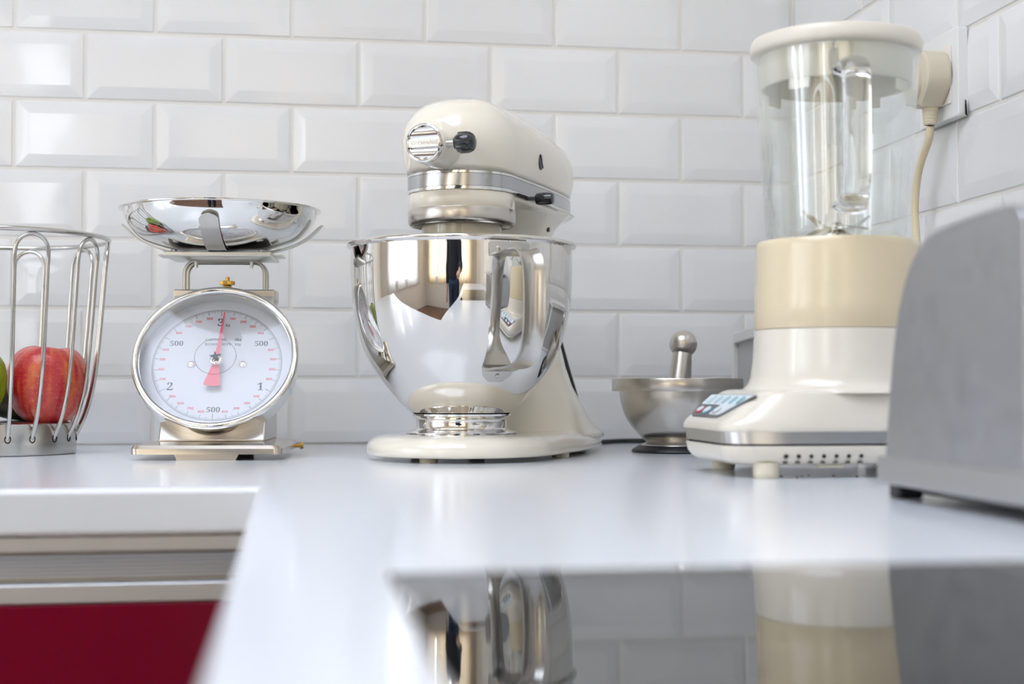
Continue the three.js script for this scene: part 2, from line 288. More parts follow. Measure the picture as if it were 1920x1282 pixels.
// ------------------------------------------------------------------ hob
{
  const x0 = -0.103, x1 = 0.417, z0 = 1.174, z1 = 1.754, w = x1 - x0, d = z1 - z0;
  const h = thing('induction_hob', 'black glass hob with a thin steel rim set into the white worktop', 'hob', [(x0 + x1) / 2, TOP, (z0 + z1) / 2]);
  mesh('glass_plate', extrude(rounded([[-w / 2 + 0.0012, -d / 2 + 0.0012], [w / 2 - 0.0012, -d / 2 + 0.0012], [w / 2 - 0.0012, d / 2 - 0.0012], [-w / 2 + 0.0012, d / 2 - 0.0012]], 0.002), 0.0034, 0.0003).rotateX(-Math.PI / 2).translate(0, -0.0033, 0), M.hob, h);
  mesh('rim', merge(box(w, 0.0040, 0.0012, 0, -0.0015, -d / 2 + 0.0006), box(w, 0.0040, 0.0012, 0, -0.0015, d / 2 - 0.0006), box(0.0012, 0.0040, d - 0.0024, -w / 2 + 0.0006, -0.0015, 0), box(0.0012, 0.0040, d - 0.0024, w / 2 - 0.0006, -0.0015, 0)), M.alu, h);
  mesh('burner_box', box(w - 0.02, 0.026, d - 0.02, 0, -0.0175, 0, 0.002), M.aluDark, h);
  const print = std(lin(0.16, 0.16, 0.17), 0.2);
  for (const [cx, cz, r] of [[-0.13, -0.02, 0.1], [0.13, -0.13, 0.075], [0.12, 0.12, 0.1]]) mesh('cooking_zone', new THREE.RingGeometry(r - 0.0012, r, 72).rotateX(-Math.PI / 2).translate(cx, 0.00048, cz), print, h);
}
const rot = (g, ry, t = [0, 0, 0]) => { if (ry) g.rotateY(ry); g.translate(...t); return g; };
const arc = (cx, cy, r, a0, a1, n, z) => Array.from({ length: n + 1 }, (_, i) => { const a = R(a0 + (a1 - a0) * i / n); return V(cx + r * Math.cos(a), cy + r * Math.sin(a), z); });
function dialTexture() { // printed dial: 3 kg round the circle, 10 g steps
  const S = 1024, c = document.createElement('canvas'); c.width = c.height = S; const x = c.getContext('2d');
  x.fillStyle = '#bcbfc6'; x.fillRect(0, 0, S, S);
  const k = S / 2 / 0.0703, T = 0.0602 * k, C = S / 2;
  const at = (g, r) => { const a = g / 3000 * 2 * Math.PI; return [C + Math.sin(a) * r, C - Math.cos(a) * r]; };
  x.strokeStyle = '#191c22'; x.lineWidth = 2; x.beginPath(); x.arc(C, C, T, 0, 2 * Math.PI); x.stroke();
  for (let g = 0; g < 3000; g += 10) { const l = g % 500 === 0 ? 50 : g % 100 === 0 ? 36 : g % 50 === 0 ? 26 : 16; x.lineWidth = g % 100 === 0 ? 3 : 2; x.beginPath(); x.moveTo(...at(g, T)); x.lineTo(...at(g, T - l)); x.stroke(); }
  x.textAlign = 'center'; x.textBaseline = 'middle';
  const put = (t, p, font, col) => { x.font = font; x.fillStyle = col; x.fillText(t, p[0], p[1]); };
  for (let g = 100; g < 3000; g += 100) { const m = g % 1000; if (m === 0 || m === 500) continue; put(String(m), at(g, T - 62), 'bold 27px sans-serif', '#b81e2c'); }
  put('500', at(500, T - 105), 'bold 56px serif', '#20242c'); put('500', at(1500, T - 84), 'bold 56px serif', '#20242c'); put('500', at(2500, T - 105), 'bold 56px serif', '#20242c');
  put('1', at(1000, T - 88), 'bold 84px serif', '#191c22'); put('2', at(2000, T - 88), 'bold 84px serif', '#191c22'); put('3', at(0, T - 100), 'bold 84px serif', '#191c22'); put('kg', [C + 50, C - T + 122], 'bold 26px serif', '#191c22');
  x.textAlign = 'left';
  put('CAPACITY', [C - 96, C - 198], 'bold 28px serif', '#2c313a'); put('3kg', [C + 104, C - 198], 'bold 28px serif', '#2c313a');
  put('SENSITIVITY', [C - 96, C - 160], 'bold 28px serif', '#2c313a'); put('10g', [C + 104, C - 160], 'bold 28px serif', '#2c313a');
  const t = new THREE.CanvasTexture(c); t.colorSpace = THREE.SRGBColorSpace; return t;
}
// ------------------------------------------------------------------ kitchen scale
{
  const s = thing('kitchen_scale', 'steel kitchen scale with a round tilted dial, brass screw and shallow pan on top', 'scale', [-0.2005, TOP, 0.275], R(-5.5));
  // pressed base plate with a turned-down skirt, a front tab and a rear screw
  const ring = (w, zf, zr, y, r) => rounded([[-w, -zf], [w, -zf], [w, -zr], [-w, -zr]], r).getPoints(6).slice(0, -1).map((p) => V(p.x, y, -p.y));
  mesh('base_plate', loft([ring(0.0675, 0.078, -0.079, 0.0055, 0.008), ring(0.0675, 0.078, -0.079, 0.0105, 0.008), ring(0.0655, 0.0755, -0.0765, 0.0135, 0.008), ring(0.052, 0.058, -0.062, 0.0158, 0.006)], true, true, 30), M.steelWarm, s);
  mesh('front_tab', rot(extrude(rounded([[-0.0295, 0.0075], [-0.0265, 0.0012], [-0.0265, 0], [0.0265, 0], [0.0265, 0.0012], [0.0295, 0.0075]], 0.002), 0.0014, 0.0003), 0, [0, 0, 0.0755]), M.steelWarm, s);
  mesh('rear_foot', merge(box(0.05, 0.0055, 0.003, 0, 0.00275, -0.073, 0.0008)), M.steelWarm, s);
  mesh('levelling_screw', merge(cyl(0.0018, 0.0018, 0.012, 0, 0, 0, 14).rotateZ(Math.PI / 2).translate(0.068, 0.0075, -0.066), cyl(0.0033, 0.0033, 0.003, 0, 0, 0, 20).rotateZ(Math.PI / 2).translate(0.0725, 0.0075, -0.066)), M.brass, s);
  // body: box with a front that leans back 30 degrees
  const prof = rounded([[0.0475, 0.0157], [-0.066, 0.0157], [-0.066, 0.158], [-0.0340, 0.158]], 0.003);
  const bodyG = extrude(prof, 0.096 - 0.003, 0.0015, 2); bodyG.rotateY(-Math.PI / 2); bodyG.translate(0.0465, 0, 0);
  mesh('body', bodyG, M.steelSatin, s);
  mesh('top_cap', box(0.098, 0.012, 0.038, 0, 0.154, -0.0505, 0.0018), M.steelSatin, s);
  for (const x of [-1, 1]) mesh('side_screw', lathe([[0, 0.0012], [0.002, 0.001], [0.003, 0]], 20).rotateZ(-x * Math.PI / 2).translate(x * 0.0488, 0.15, -0.045), M.zinc, s);
  // drum, tilted 30 degrees: +y of the drum points out of the dial
  const drum = new THREE.Group(); drum.name = 'dial_drum'; drum.position.set(0, 0.0940, 0.0245); drum.rotation.x = R(60); s.add(drum);
  mesh('drum_shell', lathe([[0.0728, -0.022], [0.0742, -0.0218], [0.0751, -0.0210], [0.0752, -0.0195], [0.0752, -0.0025], [0.0703, -0.0025], [0.0703, -0.0150], [0.0, -0.0150], [0.0, -0.022]], 144), M.chrome, drum);
  const bez = []; for (let i = 0; i <= 22; i++) { const a = R(-62 + 262 * i / 22); bez.push([0.0737 + 0.0034 * Math.cos(a), -0.0004 + 0.0036 * Math.sin(a)]); }
  mesh('bezel', lathe([...bez, [0.0703, -0.0030], [0.0752, -0.0035], bez[0]], 160), M.chrome, drum);
  const dial = mesh('dial_face', new THREE.CircleGeometry(0.0703, 96).rotateX(-Math.PI / 2).translate(0, -0.0142, 0), std(0xffffff, 0.45, 0, { map: dialTexture() }), drum);
  for (const x of [-1, 1]) { mesh('dial_screw', lathe([[0, 0.0014], [0.002, 0.0013], [0.0032, 0.0006], [0.0036, 0]], 24).translate(x * 0.0240, -0.0137, 0), M.chrome, drum); }
  // pointer: needle with a wide red tail
  const nd = new THREE.Shape(); nd.moveTo(-0.0006, 0.054); nd.lineTo(0.0006, 0.054); nd.lineTo(0.0023, 0); nd.lineTo(0.0075, -0.0255); nd.quadraticCurveTo(0, -0.0285, -0.0085, -0.0255); nd.lineTo(-0.0023, 0); nd.closePath();
  mesh('pointer', extrude(nd, 0.0005).rotateX(-Math.PI / 2).rotateY(R(-4)).translate(0, -0.0085, 0), std(lin(0.62, 0.07, 0.10), 0.45), drum);
  mesh('pointer_hub', lathe([[0.0058, -0.0085], [0.0058, -0.0045], [0.004, -0.003], [0, -0.003]], 32), M.chrome, drum);
  mesh('glass', cyl(0.0708, 0.0708, 0.0014, 0, -0.0007, 0, 96), M.dialGlass, drum);
  const star = new THREE.Shape(); for (let i = 0; i < 10; i++) { const r = i % 2 ? 0.0023 : 0.0058, a = R(90 + 36 * i + 8); i ? star.lineTo(r * Math.cos(a), r * Math.sin(a)) : star.moveTo(r * Math.cos(a), r * Math.sin(a)); } star.closePath();
  mesh('star_emblem', extrude(star, 0.0004).rotateX(-Math.PI / 2).translate(0, 0.0001, 0), M.graphite, drum);
  mesh('glass_line', new THREE.TorusGeometry(0.0191, 0.00016, 6, 96).rotateX(Math.PI / 2).translate(0, 0.0001, 0), M.graphite, drum);
  // adjusting screw and pan carrier
  const kn = []; for (let i = 0; i < 48; i++) { const r = i % 2 ? 0.0066 : 0.0072, a = i / 48 * 2 * Math.PI; kn.push([r * Math.cos(a), r * Math.sin(a)]); }
  mesh('adjusting_knob', merge(extrude(poly(kn), 0.0030, 0.0004).rotateX(-Math.PI / 2).translate(0.0015, 0.1655, -0.045), cyl(0.0019, 0.0019, 0.016, 0.0015, 0.165, -0.045, 16), cyl(0.004, 0.0045, 0.002, 0.0015, 0.1638, -0.045, 20)), M.brass, s);
  const leg = (z) => strap([V(-0.0385, 0.157, z), V(-0.0385, 0.170, z), ...arc(-0.0265, 0.1755, 0.012, 180, 90, 8, z), V(0, 0.1875, z), ...arc(0.0265, 0.1755, 0.012, 90, 0, 8, z), V(0.0385, 0.170, z), V(0.0385, 0.157, z)], V(0, 0, 1), 0.0065, 0.0035);
  mesh('bracket', leg(-0.036), M.zinc, s); mesh('bracket', leg(-0.056), M.zinc, s);
  for (const x of [-0.0265, 0.0265]) mesh('stud', cyl(0.0017, 0.0017, 0.006, x, 0.1835, -0.03, 12), M.zinc, s);
  const carrier = mesh('carrier_plate', box(0.101, 0.0048, 0.074, 0, 0.1902, -0.02, 0.0016), M.zinc, s);
  for (const x of [-0.052, 0.052]) mesh('carrier_tab', box(0.012, 0.0016, 0.03, x * 1.02, 0.1908, -0.02, 0.0006), M.zinc, s);
  for (const a of [0, 90, 180, 270]) { // four arms with rounded ends
    const p = spline([[0, 0.1932, 0.01], [0, 0.1932, 0.030], [0, 0.1950, 0.046], [0, 0.1996, 0.064], [0, 0.2082, 0.081], [0, 0.2215, 0.0955]], 34), g = strap(p, V(1, 0, 0), (t) => 0.0178 * (t > 0.925 ? Math.sqrt(Math.max(0.03, 1 - ((t - 0.925) / 0.0765) ** 2)) : 1), 0.0012);
    mesh('pan_arm', g.rotateY(R(a)).translate(0, 0, -0.02), M.zinc, s);
  }
  for (const [x, z] of [[-0.041, 0.012], [0.041, 0.012], [-0.041, -0.052], [0.041, -0.052]]) mesh('rivet', lathe([[0, 0.0022], [0.0025, 0.0018], [0.004, 0]], 20).translate(x, 0.1926, z), M.zinc, s);
}
// weighing pan: lifts off the carrier, so a thing of its own
{
  const p = thing('weighing_pan', 'shallow polished steel pan resting on the arms of the kitchen scale', 'pan', [-0.2005, TOP + 0.1955, 0.255]);
  const o = smooth([[0, 0], [0.03, 0.0001], [0.047, 0.0018], [0.0703, 0.0094], [0.082, 0.0185], [0.0892, 0.0290], [0.0922, 0.0385]], 44), i = o.map(([r, y]) => [Math.max(0, r - 0.0009), y + 0.0009]).reverse();
  mesh('dish', lathe([...o, [0.0955, 0.0393], [0.0956, 0.0402], [0.0918, 0.0402], ...i.slice(1)], 128, 40), M.chrome, p);
  mesh('rolled_rim', new THREE.TorusGeometry(0.0945, 0.0011, 10, 128).rotateX(Math.PI / 2).translate(0, 0.0395, 0), M.chrome, p);
}
// ------------------------------------------------------------------ stand mixer (front towards +z of its group)
{
  const m = thing('stand_mixer', 'glossy cream stand mixer with a silver band and chrome hub cap, turned half left', 'mixer', [0.0205, TOP, 0.36], R(-29));
  // outline at one height: half ellipse in front, squarer at the back; z0 = where the two halves meet
  const outline = (y, w, zf, zr, n = 2.6, z0 = 0, nf = 2) => Array.from({ length: 96 }, (_, i) => {
    const a = i / 96 * 2 * Math.PI, c = Math.cos(a), s = Math.sin(a), e = s > 0 ? nf : n, p = (v) => Math.sign(v) * Math.abs(v) ** (2 / e);
    return V(w * p(c), y, z0 + (s > 0 ? (zf - z0) : (z0 - zr)) * p(s));
  });
  // foot plate and column in one casting
  mesh('base', loft([outline(0.0042, 0.0815, 0.0835, -0.2550, 3.2), outline(0.0048, 0.0842, 0.0865, -0.2580, 3.2), outline(0.0072, 0.0862, 0.0885, -0.2605, 3.2), outline(0.0125, 0.0858, 0.088, -0.2595, 3.2), outline(0.0168, 0.0836, 0.0858, -0.2560, 3.2), outline(0.0204, 0.0790, 0.081, -0.2500, 3.2), outline(0.0226, 0.0715, 0.074, -0.2420, 3.2), outline(0.0236, 0.060, 0.063, -0.2240, 3)], true, true), M.cream, m);
  mesh('column', loft([outline(0.0150, 0.0800, -0.050, -0.2518, 3.2, -0.12), outline(0.0190, 0.0800, -0.055, -0.2513, 3.2, -0.122), outline(0.0212, 0.0783, -0.058, -0.2485, 3.15, -0.124), outline(0.0250, 0.0752, -0.064, -0.2425, 3, -0.126), outline(0.030, 0.0722, -0.070, -0.2345, 2.9, -0.129), outline(0.038, 0.0682, -0.078, -0.2230, 2.8, -0.133), outline(0.050, 0.0625, -0.088, -0.2095, 2.6, -0.138), outline(0.066, 0.0545, -0.096, -0.1965, 2.5, -0.142), outline(0.085, 0.0480, -0.102, -0.190, 2.4, -0.145), outline(0.11, 0.0415, -0.106, -0.188, 2.4, -0.146), outline(0.15, 0.0355, -0.107, -0.186, 2.4, -0.146), outline(0.19, 0.0325, -0.106, -0.181, 2.4, -0.144), outline(0.210, 0.0330, -0.101, -0.178, 2.5, -0.142), outline(0.222, 0.0360, -0.090, -0.188, 2.7, -0.136), outline(0.2320, 0.0410, -0.070, -0.204, 3.2, -0.124), outline(0.2385, 0.0465, -0.050, -0.2215, 4, -0.11), outline(0.2408, 0.0478, -0.045, -0.2235, 4.2, -0.11)], true, true), M.cream, m);
  for (const [x, z] of [[-0.004, 0.066], [0.072, -0.068], [-0.070, -0.062], [-0.055, -0.175], [0.052, -0.182]]) mesh('foot', cyl(0.0085, 0.0078, 0.006, x, 0.003, z, 24), M.footPlastic, m);
  // motor head
  const head = mesh('motor_head', loft([[0.2570, 0.0486, 0.0490, -0.2000], [0.2620, 0.0502, 0.0525, -0.2022], [0.27, 0.0517, 0.0565, -0.2042], [0.279, 0.0525, 0.0598, -0.2050], [0.287, 0.0523, 0.0612, -0.2040], [0.295, 0.0511, 0.0603, -0.2000], [0.303, 0.0487, 0.0568, -0.1930], [0.3105, 0.0448, 0.0505, -0.1815], [0.3170, 0.0392, 0.0418, -0.1640], [0.3222, 0.0322, 0.0312, -0.1420], [0.3258, 0.0240, 0.0196, -0.1150], [0.3280, 0.0145, 0.0060, -0.0850], [0.3288, 0.0055, -0.010, -0.0560]].map(([y, w, zf, zr]) => outline(y, w, zf, zr * 1.12, y > 0.31 ? 3 : 4, Math.min(0, zf - 0.02), 2.15)), true, true), M.cream, m);
  mesh('lower_head', loft([outline(0.2250, 0.0478, 0.0478, -0.0478, 2), outline(0.2265, 0.0487, 0.0487, -0.0487, 2), outline(0.2398, 0.0487, 0.0487, -0.0487, 2), outline(0.2402, 0.0484, 0.0484, -0.0484, 2)], true, true, 40), M.cream, m);
  mesh('head_underside', loft([outline(0.2350, 0.0440, 0.0400, -0.2195, 4), outline(0.2364, 0.0475, 0.0455, -0.2225, 4), outline(0.2400, 0.0487, 0.0484, -0.2240, 4)], true, true), M.cream, m);
  const o = (y, g) => outline(y, 0.0490 + g, 0.0492 + g, -0.2246 - g, 4);
  const band = mesh('trim_band', loft([o(0.2404, 0), o(0.2406, 0.0006), o(0.2432, 0.0007), o(0.2434, 0.0002), o(0.2548, 0.0002), o(0.2550, 0.0007), o(0.2570, 0.0006), o(0.2572, 0)], true, true, 30), M.chromeTrim, m);
  mesh('band_stripe', loft([o(0.2435, 0.0003), o(0.2437, 0.0006), o(0.2545, 0.0006), o(0.2547, 0.0003)], false, false, 30), M.trimGrey, band);
  mesh('drip_ring', lathe([[0.0370, 0.2258], [0.0489, 0.2258], [0.0492, 0.2250], [0.0492, 0.2160], [0.0484, 0.2132], [0.0464, 0.2116], [0.0446, 0.2118], [0.0438, 0.2138], [0.0434, 0.2230], [0.0370, 0.2235]], 96), M.steelSatin, m);
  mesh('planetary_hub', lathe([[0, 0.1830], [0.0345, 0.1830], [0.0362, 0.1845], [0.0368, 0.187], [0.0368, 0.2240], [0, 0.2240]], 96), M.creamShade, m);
  mesh('beater_shaft', merge(cyl(0.0055, 0.0055, 0.03, 0.018, 0.17, 0, 20), cyl(0.0016, 0.0016, 0.018, 0.018, 0.163, 0, 12).rotateY(0)), M.steel, m);
  // attachment hub: collar, chrome cap with raised lettering
  const hy = 0.2757, collar = loft([[0.040, 0.0262], [0.047, 0.0250], [0.054, 0.0226], [0.0605, 0.0200], [0.066, 0.0186], [0.0715, 0.0179], [0.0765, 0.0176], [0.0815, 0.0174], [0.0822, 0.0168]].map(([z, r]) => Array.from({ length: 64 }, (_, i) => V(r * Math.cos(i / 32 * Math.PI), hy + Math.max(0, r - 0.0180) + r * Math.sin(i / 32 * Math.PI), z))), true, true);
  mesh('hub_collar', collar, M.cream, m);
  const cap = mesh('hub_cap', lathe([[0, 0.0015], [0.0143, 0.0015], [0.0149, 0.0056], [0.0158, 0.0062], [0.0168, 0.0056], [0.0171, 0.0035], [0.0171, 0], [0, 0]], 72).rotateX(Math.PI / 2).translate(0, hy, 0.0822), M.chrome, m);
  const barShape = (y0, y1, r) => { const s = new THREE.Shape(), n = 12; for (let i = 0; i <= n; i++) { const y = y0 + (y1 - y0) * i / n, x = Math.sqrt(r * r - y * y); i ? s.lineTo(x, y) : s.moveTo(x, y); } for (let i = n; i >= 0; i--) { const y = y0 + (y1 - y0) * i / n; s.lineTo(-Math.sqrt(r * r - y * y), y); } return s; };
  mesh('cap_bar', extrude(barShape(-0.0035, 0.0038, 0.0146), 0.0030, 0.0004).translate(0, hy, 0.0833), M.chrome, cap);
  for (const s of [-1, 1]) { // hollows above and below the bar
    const rings = []; for (let i = 0; i <= 10; i++) { const y = s * (0.0040 + 0.0098 * i / 10), x = Math.sqrt(0.0144 ** 2 - y * y), z = 0.0850 + 0.0018 * Math.sin(i / 10 * Math.PI); rings.push([V(-x, hy + y, 0.0835), V(x, hy + y, 0.0835), V(x, hy + y, z), V(-x, hy + y, z)]); }
    mesh('cap_facet', loft(rings, true, true, 30), M.chrome, cap);
  }
  { const font = await new FontLoader().loadAsync('fonts/droid/droid_sans_bold.typeface.json');
    const g = new TextGeometry('KitchenAid', { font, size: 0.0034, depth: 0.0005, curveSegments: 4 }); g.computeBoundingBox(); const b = g.boundingBox; g.translate(-(b.min.x + b.max.x) / 2, hy - 0.0014, 0.0866); mesh('cap_lettering', g, M.steelSatin, cap); }
  // attachment screw knob on the right of the hub
  const kn = Array.from({ length: 60 }, (_, i) => { const a = i / 30 * Math.PI, r = 0.0094 - 0.0011 * Math.max(0, -Math.cos(5 * a)) ** 0.6; return [r, a]; });
  const kring = (x, k) => kn.map(([r, a]) => V(x, hy + r * k * Math.cos(a), 0.0765 + r * k * Math.sin(a)));
  const knob = mesh('hub_knob', loft([kring(0.0250, 0.42), kring(0.0252, 0.62), kring(0.0278, 0.64), kring(0.0282, 0.93), kring(0.0290, 1), kring(0.0360, 1.0), kring(0.0392, 0.93), kring(0.0418, 0.76), kring(0.0433, 0.50), kring(0.0438, 0.2)], true, true, 50), M.black, m);
  mesh('knob_shank', cyl(0.0032, 0.0032, 0.012, 0, 0, 0, 20).rotateZ(Math.PI / 2).translate(0.0205, hy, 0.0765), M.zinc, knob);
  // speed lever, slotted screw, hinge pin
  const lever = mesh('speed_lever', lathe([[0, -0.0085], [0.0042, -0.0085], [0.0052, -0.0075], [0.0056, -0.003], [0.0056, 0.004], [0.0050, 0.0075], [0.0038, 0.0085], [0, 0.0086]], 36, 40).rotateZ(-Math.PI / 2).scale(1, 1.05, 1.15).translate(0.0665, 0.2395, -0.040), M.black, m);
  mesh('lever_stem', box(0.012, 0.0035, 0.004, 0.0555, 0.2400, -0.0395, 0.001), M.graphite, lever);
  mesh('lever_slot', box(0.004, 0.0030, 0.034, 0.0478, 0.2413, -0.030, 0.0008), M.darkHole, m);
  const sc = lathe([[0, 0.0016], [0.0068, 0.0016], [0.0078, 0.0008], [0.0080, -0.003], [0, -0.003]], 36, 40); sc.rotateZ(-Math.PI / 2); sc.rotateY(R(8)); sc.translate(0.0512, 0.2785, -0.0705);
  const screw = mesh('cover_screw', sc, M.graphite, m);
  mesh('screw_slot', box(0.0012, 0.0013, 0.0150).rotateX(R(-42)).rotateY(R(8)).translate(0.0527, 0.2785, -0.0703), M.darkHole, screw);
  mesh('hinge_pin', cyl(0.0024, 0.0024, 0.004, 0, 0, 0, 20).rotateZ(Math.PI / 2).translate(0.0355, 0.2215, -0.137), M.graphite, m);
  mesh('locking_lever', box(0.010, 0.006, 0.012, 0.0325, 0.2065, -0.118, 0.002), M.black, m);
  // power cord: falls behind the column and runs along the wall to the right (points in the room's axes)
  const inv = (p) => { const q = V(...p).sub(V(0.0205, 0, 0.36)).applyAxisAngle(V(0, 1, 0), R(29)); return q; };
  mesh('power_cord', tube([[0.112, 0.190, 0.205], [0.122, 0.172, 0.186], [0.1372, 0.141, 0.177], [0.1469, 0.1076, 0.175], [0.1548, 0.0796, 0.175], [0.1640, 0.0517, 0.170], [0.1720, 0.028, 0.150], [0.182, 0.008, 0.110], [0.200, 0.0033, 0.072], [0.2379, 0.0033, 0.040], [0.266, 0.0033, 0.036], [0.30, 0.0033, 0.045], [0.34, 0.0033, 0.060]].map(inv), 0.0029, 110), M.cordBlack, m);
}
// mixing bowl, lifted in under the head
{
  const b = thing('mixing_bowl', 'polished steel mixing bowl with a riveted handle standing on the cream mixer', 'bowl', [0.0205, TOP + 0.0236, 0.36], R(17)), dy = -0.0236;
  const o = smooth([[0.0457, 0.0427], [0.0572, 0.053], [0.0723, 0.0712], [0.0841, 0.0890], [0.0919, 0.1075], [0.0975, 0.130], [0.1000, 0.150], [0.1010, 0.170], [0.1010, 0.1905]], 60).map(([r, y]) => [r, y + dy]);
  const inn = o.map(([r, y]) => [r - 0.0012, y + 0.0006]).reverse();
  mesh('shell', lathe([[0, 0.0405 + dy], [0.043, 0.0408 + dy], ...o, [0.1020, 0.1915 + dy], [0.1036, 0.1914 + dy], [0.1046, 0.1924 + dy], [0.1048, 0.1940 + dy], [0.1040, 0.1954 + dy], [0.1024, 0.1960 + dy], [0.1006, 0.1952 + dy], ...inn.slice(2), [0, 0.0425 + dy]], 144), M.bowl, b);
  mesh('foot_ring', lathe([[0.040, 0.0405 + dy], [0.0452, 0.0415 + dy], [0.0450, 0.0398 + dy], [0.0420, 0.0375 + dy], [0.0416, 0.0360 + dy], [0.0416, 0.0290 + dy], [0.0425, 0.0278 + dy], [0.0490, 0.0262 + dy], [0.0506, 0.0246 + dy], [0.0506, 0.0238 + dy], [0.038, 0.0238 + dy], [0.038, 0.0405 + dy]], 120), M.chrome, b);
  // handle: wide strap from a riveted plate under the rim, down and back to the wall
  const path = spline([[0, 0.1775, 0.0995], [0, 0.1785, 0.110], [0, 0.1785, 0.1235], [0, 0.1755, 0.1345], [0, 0.166, 0.1405], [0, 0.150, 0.1420], [0, 0.130, 0.1420], [0, 0.112, 0.1405], [0, 0.0985, 0.1360], [0, 0.0895, 0.1265], [0, 0.0850, 0.112], [0, 0.0825, 0.0960], [0, 0.0808, 0.0810]], 90).map((p) => p.setY(p.y + dy));
  const side = V(1, 0, 0), wd = (t) => 0.0205 + 0.016 * Math.max(0, 1 - t / 0.26) ** 1.5 + 0.010 * Math.max(0, (t - 0.78) / 0.22) ** 1.5;
  const rings = path.map((q, i) => { const t = path[Math.min(i + 1, path.length - 1)].clone().sub(path[Math.max(0, i - 1)]).normalize(), n = t.clone().cross(side).normalize(), u = i / (path.length - 1), w = wd(u) / 2, belly = 0.0042 * Math.sin(Math.PI * Math.min(1, Math.max(0, (u - 0.08) / 0.84))); const top = [], bot = []; for (let k = 0; k <= 12; k++) { const f = k / 6 - 1, h = -belly * (f * f) * 1.5; top.push(q.clone().addScaledVector(side, f * w).addScaledVector(n, -h * 1 + 0)); bot.push(q.clone().addScaledVector(side, f * w * 0.94).addScaledVector(n, -h + 0.0016)); } return [...top, ...bot.reverse()]; });
  const handle = mesh('handle', loft(rings, true, true, 50), M.handle, b);
  const plate = (w, y0, y1, pts) => { const g = []; const n = 12, rows = pts.map(([y, r, ww]) => { const row = []; for (let k = 0; k <= n; k++) { const a = (k / n - 0.5) * ww / r; row.push(V((r + 0.0014) * Math.sin(a), y + dy, (r + 0.0014) * Math.cos(a))); } for (let k = n; k >= 0; k--) { const a = (k / n - 0.5) * ww / r; row.push(V((r - 0.0002) * Math.sin(a), y + dy, (r - 0.0002) * Math.cos(a))); } return row; }); return loft(rows, true, true, 40); };
  mesh('rivet_plate', plate(0, 0, 0, [[0.1895, 0.1010, 0.034], [0.1880, 0.1010, 0.0375], [0.1790, 0.1010, 0.0375], [0.1770, 0.1010, 0.0365]]), M.handle, handle);
  mesh('rivet_plate', plate(0, 0, 0, [[0.0845, 0.0820, 0.031], [0.0815, 0.0795, 0.031], [0.0755, 0.0755, 0.026], [0.0715, 0.0725, 0.016], [0.0700, 0.0715, 0.012]]), M.handle, handle);
  const riv = (az, y, r, tilt) => { const g = lathe([[0, 0.0013], [0.0012, 0.0012], [0.0021, 0.0006], [0.0022, 0]], 20); g.rotateX(Math.PI / 2 + tilt); g.translate(0, y + dy, r + 0.0013); g.rotateY(az); return g; };
  for (const a of [-0.105, 0.105]) mesh('rivet', riv(a, 0.1835, 0.1010, 0), M.handle, handle);
  mesh('rivet', riv(0, 0.0752, 0.0753, 0.75), M.handle, handle);
}
// ------------------------------------------------------------------ wire fruit basket
{
  const b = thing('fruit_basket', 'chromed wire fruit basket with looped hairpin wires on a round steel base', 'basket', [-0.4218, TOP, 0.18], 0);
  mesh('base', lathe([[0, 0], [0.0762, 0], [0.0778, 0.0008], [0.0780, 0.0022], [0.0780, 0.0275], [0.0772, 0.0302], [0.0750, 0.0314], [0, 0.0314]], 128), M.basketBase, b);
  mesh('rim', new THREE.TorusGeometry(0.1080, 0.0024, 12, 160).rotateX(Math.PI / 2).translate(0, 0.2125, 0), M.wire, b);
  for (let k = 0; k < 10; k++) {
    const a = R(28 + 36 * k), d = R(8.6), P = (r, y, t) => V(r * Math.sin(a + t), y, r * Math.cos(a + t)), leg = [[0.0755, 0.0150], [0.0800, 0.0225], [0.0862, 0.036], [0.0918, 0.055], [0.0962, 0.080], [0.0994, 0.110], [0.1023, 0.145], [0.1048, 0.178]];
    const pts = [...leg.map(([r, y]) => P(r, y, -d)), P(0.1060, 0.1905, -d), ...[150, 120, 90, 60, 30].map((g) => P(0.1062 + 0.0008 * Math.sin(R(g)), 0.1915 + 0.0170 * Math.sin(R(g)), d * Math.cos(R(g)))), P(0.1060, 0.1905, d), ...leg.reverse().map(([r, y]) => P(r, y, d))];
    mesh('wire_loop', tube(pts, 0.0020, 120, false, 10), M.wire, b);
    for (const t of [-d, d]) { const g = new THREE.TorusGeometry(0.0027, 0.0005, 6, 24).scale(1, 1.25, 1).translate(0, 0.0162, 0.0781).rotateY(a + t); mesh('wire_socket', g, M.darkHole, b); }
  }
}
